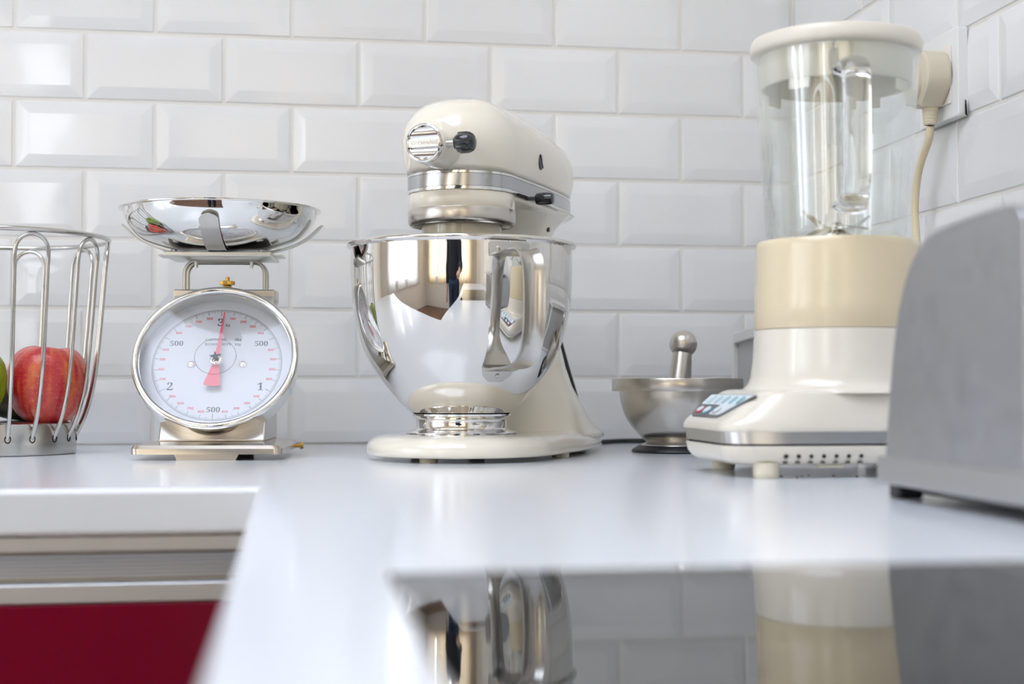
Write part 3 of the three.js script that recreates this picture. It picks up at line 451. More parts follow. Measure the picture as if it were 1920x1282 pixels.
// fruit in the basket
function appleGeo(r, squash = 1) {
  const p = smooth([[0.001, -0.66], [0.10, -0.76], [0.28, -0.86], [0.52, -0.84], [0.78, -0.60], [0.95, -0.22], [1.0, 0.10], [0.96, 0.42], [0.82, 0.70], [0.60, 0.86], [0.40, 0.88], [0.22, 0.80], [0.10, 0.66], [0.001, 0.56]], 64);
  const g = new THREE.LatheGeometry(p.map(([x, y]) => new THREE.Vector2(x * r, y * r * squash)), 72), q = g.attributes.position;
  for (let i = 0; i < q.count; i++) { const x = q.getX(i), y = q.getY(i), z = q.getZ(i), a = Math.atan2(z, x), k = 1 + 0.018 * Math.cos(5 * a + 0.6) * (0.4 + 0.6 * Math.abs(y / r)) + 0.012 * Math.cos(2 * a); q.setXYZ(i, x * k, y * (1 + 0.02 * Math.cos(3 * a)), z * k); }
  const n = g.attributes.normal.clone(), m = (g.computeVertexNormals(), g.attributes.normal), S = 65; // the seam keeps one normal
  for (let j = 0; j < S; j++) { const a = j, b = 72 * S + j; if (b < m.count) { const v = V(m.getX(a) + m.getX(b), m.getY(a) + m.getY(b), m.getZ(a) + m.getZ(b)).normalize(); m.setXYZ(a, v.x, v.y, v.z); m.setXYZ(b, v.x, v.y, v.z); } }
  return g;
}
function appleMat(base, streak, dot, top, amount) {
  const st = lattice(61, 91), st2 = lattice(9, 17), dots = lattice(100, 5), mix = (a, b, t) => a.map((x, i) => x + (b[i] - x) * t);
  const t = noiseTex(512, (u, v) => {
    let s = Math.min(1, Math.max(0, (st2(u, v * 0.25) * 0.75 + st(u * 1, v * 0.12) * 0.45 + st(u, v) * 0.16 - 0.48) * 2.4)) * amount * (1 - 0.35 * Math.abs(v - 0.5));
    let c = mix(base, streak, s); c = mix(c, top, Math.min(1, Math.max(0, (v - 0.84) * 9))); c = mix(c, streak, Math.min(1, Math.max(0, (0.14 - v) * 8)));
    const cell = (x, y, n) => { const i = Math.floor(x * n), j = Math.floor(y * n), h = Math.abs(Math.sin(i * 127.1 + j * 311.7) * 43758.5) % 1, h2 = Math.abs(Math.sin(i * 269.5 + j * 183.3) * 24634.6) % 1; return Math.hypot(x * n - i - 0.2 - 0.6 * h, (y * n - j - 0.2 - 0.6 * h2)) < 0.08 + 0.08 * h2 && h > 0.25; };
    if (cell(u * 2.2, v, 44)) c = mix(c, dot, 0.62);
    return c.map((x) => Math.max(0, Math.min(255, x)));
  }, true);
  return new THREE.MeshPhysicalMaterial({ color: 0xffffff, map: t, roughness: 0.32, clearcoat: 0.35, clearcoatRoughness: 0.2 });
}
function fruit(name, label, cat, r, sq, mat, pos, tilt, spin) {
  const f = thing(name, label, cat, pos, spin); const body = mesh('flesh', appleGeo(r, sq), mat, f); body.rotation.set(tilt[0], 0, tilt[1]);
  mesh('stem', tube([[0, r * 0.5 * sq, 0], [r * 0.02, r * 0.7 * sq, 0], [r * 0.06, r * 0.86 * sq, r * 0.02]], r * 0.035, 10, false, 7), std(lin(0.12, 0.07, 0.03), 0.8), body);
}
fruit('apple', 'red apple streaked with orange behind the wires of the fruit basket', 'apple', 0.0383, 1.09, appleMat([182, 22, 46], [224, 128, 62], [242, 176, 132], [228, 196, 70], 0.82), [-0.3690, TOP + 0.0314 + 0.0383 * 0.86 * 1.09, 0.196], [0.05, -0.04], 0.5);
fruit('apple', 'green apple cut off by the left picture edge, beside the red one', 'apple', 0.0360, 1.12, appleMat([106, 142, 8], [150, 176, 26], [196, 206, 90], [130, 150, 20], 1), [-0.4375, TOP + 0.0314 + 0.036 * 0.86 * 1.12, 0.234], [0.1, 0.12], 2.2);
{
  const f = thing('avocado', 'dark olive fruit in the shade behind the red and green apples', 'fruit', [-0.410, TOP + 0.0314 + 0.0265, 0.129], 0.3);
  const g = new THREE.LatheGeometry(smooth([[0.0005, -0.038], [0.014, -0.0355], [0.0245, -0.021], [0.0265, -0.004], [0.0235, 0.014], [0.016, 0.031], [0.008, 0.0405], [0.0005, 0.043]], 30).map(([x, y]) => new THREE.Vector2(x, y)), 40); g.rotateZ(Math.PI / 2); mesh('flesh', g, std(lin(0.035, 0.035, 0.018), 0.45, 0, { bumpMap: waves, bumpScale: 0.001 }), f);
  mesh('stem', cyl(0.003, 0.0025, 0.004, 0, 0, 0, 12).rotateZ(Math.PI / 2).translate(-0.0435, 0, 0), std(lin(0.12, 0.07, 0.03), 0.8), f);
}
// ------------------------------------------------------------------ mortar and pestle
{
  const m = thing('mortar', 'brushed steel mortar bowl with a broad rim on a black rubber foot', 'mortar', [0.252, TOP, 0.25]);
  mesh('rubber_foot', lathe([[0, 0], [0.0455, 0], [0.0462, 0.0015], [0.0455, 0.0032], [0.0385, 0.0072], [0, 0.0072]], 96), M.rubber, m);
  const o = smooth([[0.0318, 0.0112], [0.0395, 0.0178], [0.0452, 0.0248], [0.0515, 0.0345], [0.0552, 0.0434], [0.0575, 0.0530], [0.0584, 0.0612]], 40);
  mesh('bowl', lathe([[0, 0.0072], [0.0366, 0.0072], [0.0362, 0.0080], [0.0312, 0.0104], ...o, [0.0584, 0.0614], [0.0655, 0.0614], [0.0658, 0.0618], [0.0658, 0.0735], [0.0654, 0.0740], [0.0565, 0.0740], ...o.map(([r, y]) => [r - 0.003, y + 0.002]).reverse(), [0, 0.0135]], 120), M.steelSatin, m);
  const a = V(0.2593, TOP + 0.1089, 0.246), t = V(0.2452, TOP + 0.0185, 0.262), len = a.distanceTo(t);
  const p = thing('pestle', 'brushed steel pestle with a ball end leaning in the mortar', 'pestle', t.toArray());
  p.quaternion.setFromUnitVectors(V(0, 1, 0), a.clone().sub(t).normalize());
  mesh('shaft', lathe([[0, -0.0005], [0.010, 0.0005], [0.0138, 0.004], [0.0145, 0.010], [0.0138, 0.02], [0.0126, 0.04], [0.0104, len - 0.018], [0.0095, len - 0.008], [0, len - 0.006]], 56, 40), M.steelSatin, p);
  mesh('ball_end', new THREE.SphereGeometry(0.0141, 40, 28).translate(0, len, 0), M.steelSatin, p);
}
// ------------------------------------------------------------------ blender (control panel towards +z of its group, which looks left in the room)
{
  const BX = 0.283, BZ = 0.61, b = thing('blender', 'cream and white blender with a ribbed glass jug, lid and small key panel', 'blender', [BX, TOP, BZ], R(-90));
  const out = (y, w, zf, zr, r, wf = w * 0.86) => rounded([[-wf, zf], [wf, zf], [w, zf - 0.035], [w, zr], [-w, zr], [-w, zf - 0.035]], [r, r, r * 2.4, r * 1.6, r * 1.6, r * 2.4]).getPoints(8).slice(0, -1).map((p) => V(p.x, y, p.y));
  mesh('bottom_shell', loft([out(0.0092, 0.060, 0.0940, -0.075, 0.018), out(0.0100, 0.0645, 0.0990, -0.079, 0.018), out(0.0125, 0.0690, 0.1035, -0.083, 0.018), out(0.0165, 0.0712, 0.1062, -0.0855, 0.018), out(0.0225, 0.0725, 0.1075, -0.0865, 0.018), out(0.0236, 0.0718, 0.1068, -0.0860, 0.018)], true, true), M.whitePlastic, b);
  mesh('shadow_gap', loft([out(0.0234, 0.0708, 0.1055, -0.0848, 0.017), out(0.0250, 0.0708, 0.1055, -0.0848, 0.017)], false, false), M.darkHole, b);
  mesh('chrome_band', loft([out(0.0249, 0.0716, 0.1066, -0.0858, 0.0175), out(0.0251, 0.0722, 0.1072, -0.0864, 0.018), out(0.0338, 0.0722, 0.1072, -0.0864, 0.018), out(0.0340, 0.0716, 0.1066, -0.0858, 0.0175)], true, true, 30), M.bandSilver, b);
  mesh('upper_shell', loft([out(0.0338, 0.0728, 0.1082, -0.087, 0.018), out(0.0342, 0.0740, 0.1094, -0.0882, 0.018), out(0.0375, 0.0738, 0.1090, -0.0880, 0.018), out(0.0405, 0.0732, 0.1072, -0.0874, 0.018), out(0.0425, 0.0728, 0.1050, -0.0870, 0.018), out(0.0600, 0.0690, 0.0822, -0.0835, 0.017), out(0.0622, 0.0682, 0.0786, -0.0826, 0.017), out(0.0634, 0.0668, 0.0750, -0.0810, 0.017), out(0.0640, 0.0640, 0.0700, -0.0780, 0.017)], true, true), M.whitePlastic, b);
  mesh('motor_column', lathe([[0.0745, 0.0615], [0.0735, 0.0638], [0.0705, 0.0658], [0.0680, 0.0690], [0.0664, 0.0740], [0.0650, 0.0850], [0.0640, 0.0980], [0.0634, 0.1088], [0.0628, 0.1094], [0.02, 0.1094]], 120, 40), M.whitePlastic, b);
  mesh('jug_collar', lathe([[0, 0.1098], [0.0628, 0.1098], [0.0632, 0.1104], [0.0628, 0.128], [0.0622, 0.150], [0.0618, 0.172], [0.0613, 0.1758], [0.0600, 0.1774], [0.0570, 0.1778], [0.0562, 0.1770], [0.0560, 0.1735], [0, 0.1735]], 120), M.creamPlastic, b);
  for (const [x, z] of [[-0.058, 0.074], [0.058, 0.077], [-0.058, -0.062], [0.058, -0.050]]) mesh('foot', lathe([[0, 0], [0.0082, 0], [0.0092, 0.0012], [0.0095, 0.004], [0.0095, 0.0115], [0, 0.0115]], 32, 40).translate(x, 0, z), M.footPlastic, b);
  mesh('latch_tab', box(0.004, 0.002, 0.02, 0.062, 0.0085, 0.030, 0.0006), M.footPlastic, b);
  for (let k = 0; k < 7; k++) { const z = BX - 0.2168 - 0.0094 * k; mesh('vent_hole', merge(cyl(0.0015, 0.0015, 0.003, 0, 0, 0, 14).rotateZ(Math.PI / 2).translate(0.0704, 0.0162, z), box(0.003, 0.0010, 0.0028, 0.0690, 0.0117, z)), M.darkHole, b); }
  // key panel on the slope: u across, v up the slope
  const p0 = V(0, 0.0432, 0.1042), p1 = V(0, 0.0600, 0.0820), up = p1.clone().sub(p0), L = up.length(), nrm = V(0, up.z, up.y).set(0, -up.z, up.y).normalize(); up.normalize();
  const onSlope = (g, h) => { const m4 = new THREE.Matrix4().makeBasis(V(1, 0, 0), up, nrm).setPosition(p0.clone().addScaledVector(nrm, h)); return g.applyMatrix4(m4); };
  const panel = mesh('key_panel', onSlope(extrude(rounded([[-0.043, -0.0005], [0.030, -0.0005], [0.0575, L - 0.001], [-0.0575, L - 0.001]], [0.006, 0.008, 0.002, 0.003]), 0.0008, 0.0003), 0), M.panelGrey, b);
  mesh('membrane', onSlope(extrude(rounded([[0.004, 0.0135], [0.001, 0.0020], [0.0285, 0.0015], [0.0545, L - 0.0022], [-0.0540, L - 0.0022], [-0.0500, 0.0135]], [0.001, 0.003, 0.004, 0.002, 0.002, 0.002]), 0.0003), 0.0012), M.panelLight, panel);
  for (let k = 0; k < 5; k++) { const e = new THREE.Shape(); e.absellipse(0, 0, 0.0042, 0.0046, 0, 2 * Math.PI); mesh('speed_key', onSlope(extrude(e, 0.0006, 0.0002, 1, 20).translate(-0.034 + 0.0185 * k, 0.0192, 0), 0.0014), M.panelBlue[k], panel); }
  for (const [x, mat, n] of [[-0.033, M.panelRed, 'red'], [-0.014, M.panelCyan, 'blue'], [0.012, M.panelMid, 'grey']]) { const e = new THREE.Shape(); e.absellipse(0, 0, 0.0072, 0.0040, 0, 2 * Math.PI); const k = mesh('button', onSlope(extrude(e, 0.0006, 0.0002, 1, 24).translate(x, 0.0065, 0), 0.0012), mat, panel); k.userData.label = `${n} oval button`; const f = new THREE.Shape(); f.absellipse(0, 0, 0.0058, 0.0030, 0, 2 * Math.PI); mesh('button_face', onSlope(extrude(f, 0.0003, 0, 1, 24).translate(x, 0.0071, 0), 0.0020), M.panelLight, k); }
  // glass jug: ribbed outside, smooth inside
  const ring = (y, r, rib, n = 192) => Array.from({ length: n }, (_, i) => { const a = i / n * 2 * Math.PI, k = r * (1 - rib * Math.max(0, Math.abs(Math.cos(6 * a)) ** 3)); return V(k * Math.cos(a), y, k * Math.sin(a)); });
  const rad = (y) => 0.0542 + (y - 0.1762) / 0.1458 * 0.0092;
  const jug = [ring(0.1740, 0.050, 0), ring(0.1742, 0.0525, 0.002), ring(0.1765, 0.0537, 0.004)];
  for (let i = 0; i <= 12; i++) { const y = 0.1785 + 0.1225 * i / 12; jug.push(ring(y, rad(y), 0.022 * Math.min(1, (12 - i) / 2, i + 0.3))); }
  jug.push(ring(0.306, rad(0.306), 0), ring(0.3195, rad(0.3195) + 0.0003, 0), ring(0.3210, rad(0.321) - 0.0008, 0), ring(0.3210, rad(0.321) - 0.0020, 0), ring(0.3195, rad(0.3195) - 0.0027, 0));
  for (let i = 12; i >= 0; i--) { const y = 0.1835 + 0.1300 * i / 12; jug.push(ring(y, rad(y) - 0.0027, 0)); }
  jug.push(ring(0.1790, 0.0485, 0), ring(0.1772, 0.045, 0), ring(0.1768, 0.030, 0));
  const jar = mesh('glass_jug', loft(jug, true, true), M.jugGlass, b);
  { // D-shaped glass handle, towards the camera side
    const ha = R(90 - 11) , hp = spline([[0.0612, 0.2990, 0], [0.070, 0.3005, 0], [0.0785, 0.2990, 0], [0.0835, 0.2900, 0], [0.0845, 0.270, 0], [0.0835, 0.240, 0], [0.0815, 0.216, 0], [0.0755, 0.2040, 0], [0.066, 0.2000, 0], [0.0572, 0.1990, 0]], 60);
    const rings = hp.map((q, i) => { const t = hp[Math.min(i + 1, 60)].clone().sub(hp[Math.max(0, i - 1)]).normalize(), n = V(-t.y, t.x, 0), u = i / 60, w = 0.0105 + 0.003 * (Math.abs(u - 0.5) * 2) ** 4, d = 0.0062; return Array.from({ length: 20 }, (_, k) => { const a = k / 10 * Math.PI; return q.clone().addScaledVector(V(0, 0, 1), w * Math.cos(a)).addScaledVector(n, d * Math.sin(a)); }); });
    const g = loft(rings, true, true); g.rotateY(R(-11)); mesh('jug_handle', g, M.glass, jar);
  }
  for (let k = 0; k < 4; k++) { const a = R(25 + 90 * k), s = k % 2 ? 1 : -0.35, g = strap([V(0.004, 0.1885, 0), V(0.016, 0.1888, 0), V(0.027, 0.1888 + 0.006 * s, 0), V(0.034, 0.1888 + 0.011 * s, 0.002)], V(0, 0, 1), (t) => 0.009 * (1 - 0.75 * t * t), 0.0013); mesh('blade', g.rotateY(a), M.steel, jar); }
  mesh('blade_hub', lathe([[0, 0.1768], [0.012, 0.1770], [0.0115, 0.1835], [0.006, 0.1870], [0.006, 0.1905], [0.003, 0.193], [0, 0.1932]], 32, 40), M.steel, jar);
  const lid = mesh('lid', lathe([[0, 0.3180], [0.0540, 0.3180], [0.0545, 0.2972], [0.0570, 0.2970], [0.0576, 0.2978], [0.0580, 0.3216], [0.0640, 0.3222], [0.0652, 0.3234], [0.0657, 0.3260], [0.0655, 0.3310], [0.0640, 0.3340], [0.0600, 0.3354], [0, 0.3362]], 128), M.lidPlastic, b);
  for (let k = 0; k < 4; k++) mesh('lid_tab', box(0.018, 0.009, 0.002, 0, 0.2935, 0.0548, 0.0008).rotateY(R(40 + 90 * k)), M.lidPlastic, lid);
  // cord up to the socket (points in the room's axes)
  const inv = (p) => V(p[2] - BZ, p[1], BX - p[0]);
  const PX = XR - 0.020, NZ = 0.4320, cord = mesh('power_cord', tube([[PX, 0.303, NZ], [PX, 0.2913, 0.4285], [PX, 0.2663, 0.4065], [PX, 0.2376, 0.3975], [PX, 0.2074, 0.3995], [PX - 0.002, 0.15, 0.415], [PX - 0.006, 0.09, 0.44], [PX - 0.006, 0.03, 0.49], [PX - 0.008, 0.006, 0.54], [0.398, 0.006, 0.585], [0.375, 0.014, 0.605], [0.366, 0.017, 0.61]].map(inv), 0.0036, 120), M.cordPlastic, b);
  const pl = new THREE.Shape(); pl.moveTo(-0.0115, -0.0270); pl.lineTo(-0.0185, -0.012); pl.bezierCurveTo(-0.0235, 0.004, -0.016, 0.0225, 0.000, 0.0235); pl.bezierCurveTo(0.016, 0.0235, 0.0225, 0.010, 0.0205, -0.004); pl.bezierCurveTo(0.018, -0.017, 0.008, -0.020, 0.0025, -0.0270); pl.closePath();
  const plug = mesh('plug', extrude(pl, 0.0165, 0.004, 3).translate(0.4365 - BZ, 0.3465, BX - (XR - 0.0135)), M.ivoryPlastic, cord);
  mesh('plug_grip', extrude(pl, 0.008, 0.003, 3).scale(0.62, 0.7, 1).translate(0.4325 - BZ, 0.3405, BX - (XR - 0.0300)), M.ivoryPlastic, plug);
  mesh('strain_relief', loft([[0.3240, 0.0074], [0.3190, 0.0072], [0.3045, 0.0060], [0.3035, 0.0048]].map(([y, r]) => Array.from({ length: 24 }, (_, k) => V(NZ + r * Math.cos(k * Math.PI / 12) - BZ, y, BX - PX + r * Math.sin(k * Math.PI / 12)))), true, true, 40), M.ivoryPlastic, cord);
  for (let k = 0; k < 5; k++) mesh('grip_ridge', new THREE.TorusGeometry(0.0070 - 0.00028 * k, 0.0006, 6, 28).rotateX(Math.PI / 2).translate(NZ - BZ, 0.3190 - 0.0030 * k, BX - PX), M.cordPlastic, cord);
}
// socket on the right wall
{
  const s = thing('wall_socket', 'square white wall socket on the right tiled wall holding the cream plug', 'socket', [XR - 0.0005, TOP + 0.347, 0.425]);
  mesh('frame', extrude(rounded([[-0.041, -0.040], [0.041, -0.040], [0.041, 0.040], [-0.041, 0.040]], 0.003), 0.0075, 0.0010, 3).rotateY(-Math.PI / 2).translate(0, 0, 0), M.whiteFrame, s);
  mesh('insert', box(0.0012, 0.053, 0.053, -0.0092, 0, 0.002, 0.0004), M.paint, s);
  mesh('broken_tile_gap', extrude(poly([[0.0412, -0.039], [0.0438, -0.0405], [0.0416, -0.026]]), 0.0012).rotateY(-Math.PI / 2).translate(-0.0012, 0, 0), M.darkHole, s);
}
// ------------------------------------------------------------------ toaster
{
  const t = thing('toaster', 'brushed steel toaster with a rounded back, smudged side panel and low plinth', 'toaster', [0.216, TOP, 0.85]);
  const s = new THREE.Shape(); s.moveTo(0.0115, 0.024); s.bezierCurveTo(0.018, 0.055, 0.022, 0.085, 0.0325, 0.110); s.bezierCurveTo(0.044, 0.136, 0.060, 0.1485, 0.085, 0.1525); s.bezierCurveTo(0.120, 0.1565, 0.150, 0.1570, 0.168, 0.1565); s.bezierCurveTo(0.178, 0.156, 0.183, 0.151, 0.1835, 0.142); s.lineTo(0.1835, 0.024); s.closePath();
  const place = (g, x) => g.rotateY(-Math.PI / 2).translate(x, 0, 0);   // shape x -> z, extrusion -> -x
  const uvm = (g) => { const p = g.attributes.position, u = new Float32Array(p.count * 2); for (let i = 0; i < p.count; i++) { u[2 * i] = p.getZ(i) * 4.2; u[2 * i + 1] = p.getY(i) * 4.2 + p.getX(i); } g.setAttribute('uv', new THREE.BufferAttribute(u, 2)); return g; };
  mesh('body', uvm(place(extrude(s, 0.224, 0.004, 3, 32), 0.230)), M.toaster, t);
  mesh('side_panel', uvm(place(extrude(s, 0.0035, 0.0015, 3, 32), 0.0045)), M.toaster, t);
  mesh('plinth', box(0.236, 0.0165, 0.1865, 0.115, 0.0169, 0.0975, 0.002), M.toasterBase, t);
  for (const [x, z] of [[0.012, 0.014], [0.218, 0.014], [0.012, 0.180], [0.218, 0.180]]) mesh('foot', box(0.016, 0.0095, 0.015, x, 0.00475, z, 0.002), M.rubber, t);
  mesh('crumb_tray', box(0.20, 0.0066, 0.150, 0.118, 0.0060, 0.097, 0.001), M.graphite, t);
  for (const z of [0.08, 0.125]) mesh('bread_slot', box(0.17, 0.003, 0.026, 0.115, 0.1560, z, 0.001), M.darkHole, t);
  const lever = mesh('lever_track', box(0.008, 0.075, 0.002, 0.115, 0.09, 0.1838, 0.0008), M.darkHole, t);
  mesh('lever_knob', box(0.030, 0.012, 0.018, 0.115, 0.12, 0.193, 0.004), M.black, lever);
  mesh('browning_dial', cyl(0.012, 0.013, 0.012, 0, 0, 0, 40).rotateX(Math.PI / 2).translate(0.16, 0.055, 0.190), M.black, t);
}
// ------------------------------------------------------------------ storage box behind the blender
{
  const b = thing('storage_box', 'white storage box with framed grey sides in the corner behind the blender', 'box', [0.354, TOP, 0.118], R(-11.3));
  const w = 0.088, h = 0.1245, d = 0.262;                                // left side runs along +z of the group
  mesh('shell', box(w - 0.004, h - 0.004, d - 0.004, w / 2, h / 2, d / 2, 0.002), M.boxGrey, b);
  for (const [x, z] of [[0, 0], [w, 0], [0, d], [w, d]]) mesh('corner_post', box(0.007, h, 0.009, x, h / 2, z, 0.0015), M.boxWhite, b);
  for (const x of [0, w]) { mesh('rail', box(0.007, 0.011, d, x, h - 0.0055, d / 2, 0.0015), M.boxWhite, b); mesh('rail', box(0.007, 0.010, d, x, 0.005, d / 2, 0.0015), M.boxWhite, b); }
  for (const z of [0, d]) mesh('rail', box(w, 0.011, 0.007, w / 2, h - 0.0055, z, 0.0015), M.boxWhite, b);
  mesh('lid', box(w - 0.002, 0.004, d - 0.002, w / 2, h - 0.001, d / 2, 0.001), M.boxWhite, b);
}
{ // crumbs on the worktop
  const g = []; for (const [x, z, r] of [[0.222, 0.655, 0.0008], [0.236, 0.66, 0.0006], [0.228, 0.672, 0.0009], [0.262, 0.655, 0.0006], [0.276, 0.665, 0.0007], [0.30, 0.65, 0.0006], [0.2465, 0.645, 0.0005]]) g.push(new THREE.IcosahedronGeometry(r, 0).scale(1.3, 0.8, 1).translate(x, TOP + r * 0.7, z));
  const c = tag(mesh('crumbs', merge(g), std(lin(0.14, 0.05, 0.02), 0.8)), 'brown crumbs scattered on the worktop under the blender', 'crumbs'); c.userData.kind = 'stuff';
}
// ------------------------------------------------------------------ the photographer, standing behind the camera; the bowl and the pan reflect this
{
  // field of tapered capsules joined with a smooth minimum, meshed on its own grid; J = [[ax,ay,az,ra, bx,by,bz,rb], ...]
  const blob = (bones, res, k, lo, size, flat) => {
    const mc = new MarchingCubes(res, new THREE.MeshBasicMaterial(), false, false, 400000), f = mc.field; mc.isolation = 0;
    for (let z = 0; z < res; z++) for (let y = 0; y < res; y++) for (let x = 0; x < res; x++) {
      const px = lo[0] + size * x / res, py = lo[1] + size * y / res, pz = lo[2] + size * z / res; let s = 0;
      for (const b of bones) {
        const [ax, ay, az, ra, bx, by, bz, rb, sx = 1, sz = 1] = b, dx = (bx - ax), dy = by - ay, dz = bz - az, l = dx * dx + dy * dy + dz * dz;
        let t = l ? ((px - ax) * dx + (py - ay) * dy + (pz - az) * dz) / l : 0; t = t < 0 ? 0 : t > 1 ? 1 : t;
        const ex = (px - ax - t * dx) / sx, ey = py - ay - t * dy, ez = (pz - az - t * dz) / sz, d = Math.sqrt(ex * ex + ey * ey + ez * ez) - (ra + (rb - ra) * t);
        if (d < 0.25) s += Math.exp(-d / k);
      }
      f[x + res * y + res * res * z] = s > 0 ? Math.min(1, Math.max(-1, k * Math.log(s))) : -1;
    }
    mc.update(); const n = mc.count, p = new Float32Array(n * 3), q = new Float32Array(n * 3);
    for (let i = 0; i < n; i++) { for (let c = 0; c < 3; c++) { p[3 * i + c] = lo[c] + size * (mc.positionArray[3 * i + c] + 1) / 2; q[3 * i + c] = mc.normalArray[3 * i + c]; } }
    const g = new THREE.BufferGeometry(); g.setAttribute('position', new THREE.BufferAttribute(p, 3)); g.deleteAttribute('normal'); const w = mergeVertices(g, 1e-5); w.computeVertexNormals(); return w;
  };
  const person = thing('person', 'person in dark jumper and blue jeans behind the camera, mirrored in the bowl', 'person', [-0.49, 0, 2.34], Math.PI);
  const skin = std(lin(0.55, 0.34, 0.25), 0.5), hairM = std(lin(0.05, 0.03, 0.02), 0.6), jumper = std(lin(0.018, 0.02, 0.028), 0.9), jeans = std(lin(0.03, 0.05, 0.095), 0.85), shoe = std(lin(0.02, 0.02, 0.02), 0.6);
  // joints; +z is the way the person faces
  const hipY = 0.90, shY = 1.40;
  const hand = (s, w, dir) => { // palm and five fingers: w wrist, dir = forward, s = side of the thumb
    const f = V(...dir).normalize(), side = V(s, 0, 0), dn = V(0, -1, 0), b = [], W = V(...w), at = (a, c, d) => W.clone().addScaledVector(f, a).addScaledVector(side, c).addScaledVector(dn, d), bone = (p, r, q, t) => b.push([p.x, p.y, p.z, r, q.x, q.y, q.z, t]);
    for (let i = 0; i < 4; i++) { const c = 0.027 - 0.018 * i, L = [0.040, 0.045, 0.042, 0.033][i]; bone(at(0.0, c * 0.5, 0), 0.014, at(0.085, c, 0), 0.0115); const k0 = at(0.088, c, 0), k1 = at(0.088 + L * 0.85, c * 1.05, L * 0.45), k2 = at(0.088 + L * 1.05, c * 1.05, L * 1.15); bone(k0, 0.0095, k1, 0.0085); bone(k1, 0.0085, k2, 0.0072); }
    bone(at(0.025, 0.022, 0.004), 0.013, at(0.058, 0.046, 0.012), 0.0105); bone(at(0.058, 0.046, 0.012), 0.010, at(0.086, 0.050, 0.024), 0.008);
    return b;
  };
  const wr = [-0.25, 1.06, 0.40], wl = [0.24, 0.80, 0.06];
  const bodyBones = [
    [0, 1.505, 0.005, 0.052, 0, 1.40, -0.005, 0.058], [-0.155, 1.41, 0, 0.058, 0.155, 1.41, 0, 0.058, 1, 1], [0, 1.33, 0.005, 0.135, 0, 1.08, 0.01, 0.120, 1.12, 0.80], [0, 1.08, 0.01, 0.118, 0, 0.93, 0, 0.135, 1.15, 0.86],
    [-0.085, hipY, 0, 0.092, -0.095, 0.50, 0.012, 0.060], [-0.095, 0.50, 0.012, 0.058, -0.10, 0.30, -0.012, 0.055], [-0.10, 0.30, -0.012, 0.054, -0.105, 0.09, -0.015, 0.038], [0.085, hipY, 0, 0.092, 0.10, 0.50, 0.02, 0.060], [0.10, 0.50, 0.02, 0.058, 0.11, 0.30, -0.004, 0.055], [0.11, 0.30, -0.004, 0.054, 0.115, 0.09, -0.01, 0.038],
    [-0.185, 1.40, 0, 0.052, -0.235, 1.12, 0.01, 0.042], [-0.235, 1.12, 0.01, 0.041, ...wr, 0.027], [0.185, 1.40, 0, 0.052, 0.235, 1.10, -0.02, 0.042], [0.235, 1.10, -0.02, 0.041, ...wl, 0.027],
  ];
  const body = blob(bodyBones, 112, 0.018, [-0.9, 0.02, -0.9], 1.8);
  const headB = [[0, 1.615, -0.012, 0.082, 0, 1.655, -0.012, 0.080, 0.92, 1.12], [0, 1.545, 0.035, 0.046, 0, 1.60, 0.03, 0.060, 0.95, 1], [0, 1.525, 0.055, 0.024, 0, 1.535, 0.05, 0.03], [0, 1.625, 0.086, 0.009, 0, 1.588, 0.104, 0.0135], [-0.035, 1.635, 0.070, 0.014, 0.035, 1.635, 0.070, 0.014], [-0.012, 1.560, 0.083, 0.0075, 0.012, 1.560, 0.083, 0.0075], [-0.080, 1.585, -0.012, 0.010, -0.084, 1.63, -0.020, 0.014, 0.5, 1], [0.080, 1.585, -0.012, 0.010, 0.084, 1.63, -0.020, 0.014, 0.5, 1], [0, 1.55, 0, 0.05, 0, 1.46, 0, 0.052]];
  const head = blob(headB, 84, 0.008, [-0.15, 1.44, -0.15], 0.30);
  const h1 = blob([[...[-0.2435, 1.08, 0.26], 0.030, ...wr, 0.025], ...hand(1, wr, [0, -0.05, 1])], 72, 0.004, [-0.37, 0.93, 0.34], 0.24), h2 = blob([[0.2375, 0.93, 0.025, 0.03, ...wl, 0.025], ...hand(0.6, wl, [0, -1, 0.15])], 72, 0.004, [0.12, 0.60, -0.06], 0.24);
  // one continuous body; its clothes are thin skins over it
  mesh('body', merge(body, head, h1, h2), skin, person);
  const grow = (bs, e) => bs.map((b) => { const c = [...b]; c[3] += e; c[7] += e; return c; });
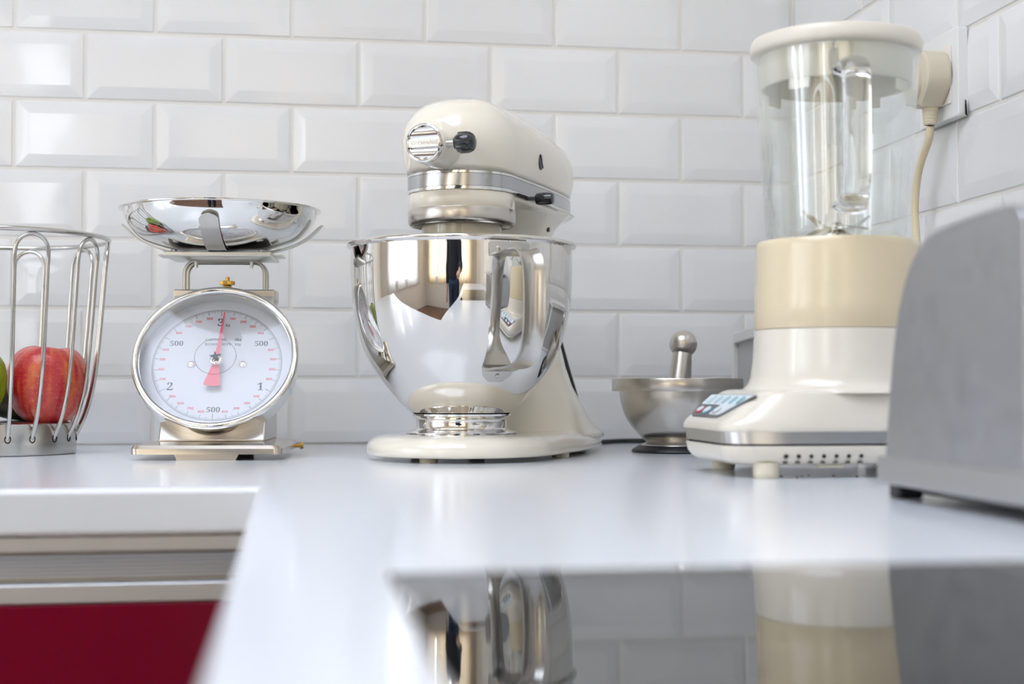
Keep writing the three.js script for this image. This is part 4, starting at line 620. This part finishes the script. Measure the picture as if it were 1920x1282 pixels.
  mesh('jeans', blob(grow(bodyBones.slice(4, 10), 0.010).concat([[0, 0.985, 0.006, 0.136, 0, 0.93, 0, 0.146, 1.15, 0.87]]), 96, 0.018, [-0.75, 0.02, -0.75], 1.5), jeans, person);
  const up = [bodyBones[1], bodyBones[2], [0, 1.08, 0.01, 0.118, 0, 0.99, 0.006, 0.130, 1.15, 0.86], bodyBones[10], bodyBones[11].map((v, i) => i === 4 ? -0.2435 : i === 5 ? 1.08 : i === 6 ? 0.27 : i === 7 ? 0.033 : v), bodyBones[12], [0.235, 1.10, -0.02, 0.041, 0.2375, 0.93, 0.025, 0.033], [0, 1.44, -0.004, 0.054, 0, 1.40, -0.005, 0.06]];
  mesh('jumper', blob(grow(up, 0.013), 96, 0.018, [-0.75, 0.75, -0.75], 1.5), jumper, person);
  mesh('hair', blob([[0, 1.645, -0.035, 0.090, 0, 1.670, -0.022, 0.083, 0.96, 1.08], [0, 1.60, -0.070, 0.055, 0, 1.56, -0.065, 0.045]], 64, 0.008, [-0.16, 1.47, -0.18], 0.32), hairM, person);
  for (const s of [-1, 1]) {
    const e = mesh('eye', new THREE.SphereGeometry(0.0120, 20, 14).translate(s * 0.032, 1.617, 0.0728), std(lin(0.8, 0.8, 0.78), 0.2), person); mesh('iris', new THREE.SphereGeometry(0.006, 14, 10).translate(s * 0.032, 1.617, 0.0796), hairM, e);
    mesh('eyebrow', tube([[s * 0.016, 1.638, 0.086], [s * 0.032, 1.643, 0.085], [s * 0.048, 1.637, 0.076]], 0.003, 12, false, 6), hairM, person);
    mesh('shoe', blob([[s * 0.108, 0.055, -0.045, 0.040, s * 0.112, 0.045, 0.06, 0.042, 1, 1], [s * 0.112, 0.045, 0.06, 0.042, s * 0.116, 0.036, 0.14, 0.034], [s * 0.106, 0.12, -0.02, 0.042, s * 0.108, 0.06, -0.02, 0.044]], 48, 0.012, [s * 0.11 - 0.16, 0.002, -0.12], 0.32), shoe, person);
  }
  mesh('mouth', new THREE.SphereGeometry(0.010, 20, 12).scale(1.9, 0.42, 0.5).translate(0, 1.5590, 0.0915), std(lin(0.42, 0.17, 0.15), 0.4), person);
}
renderer.render(scene, camera);
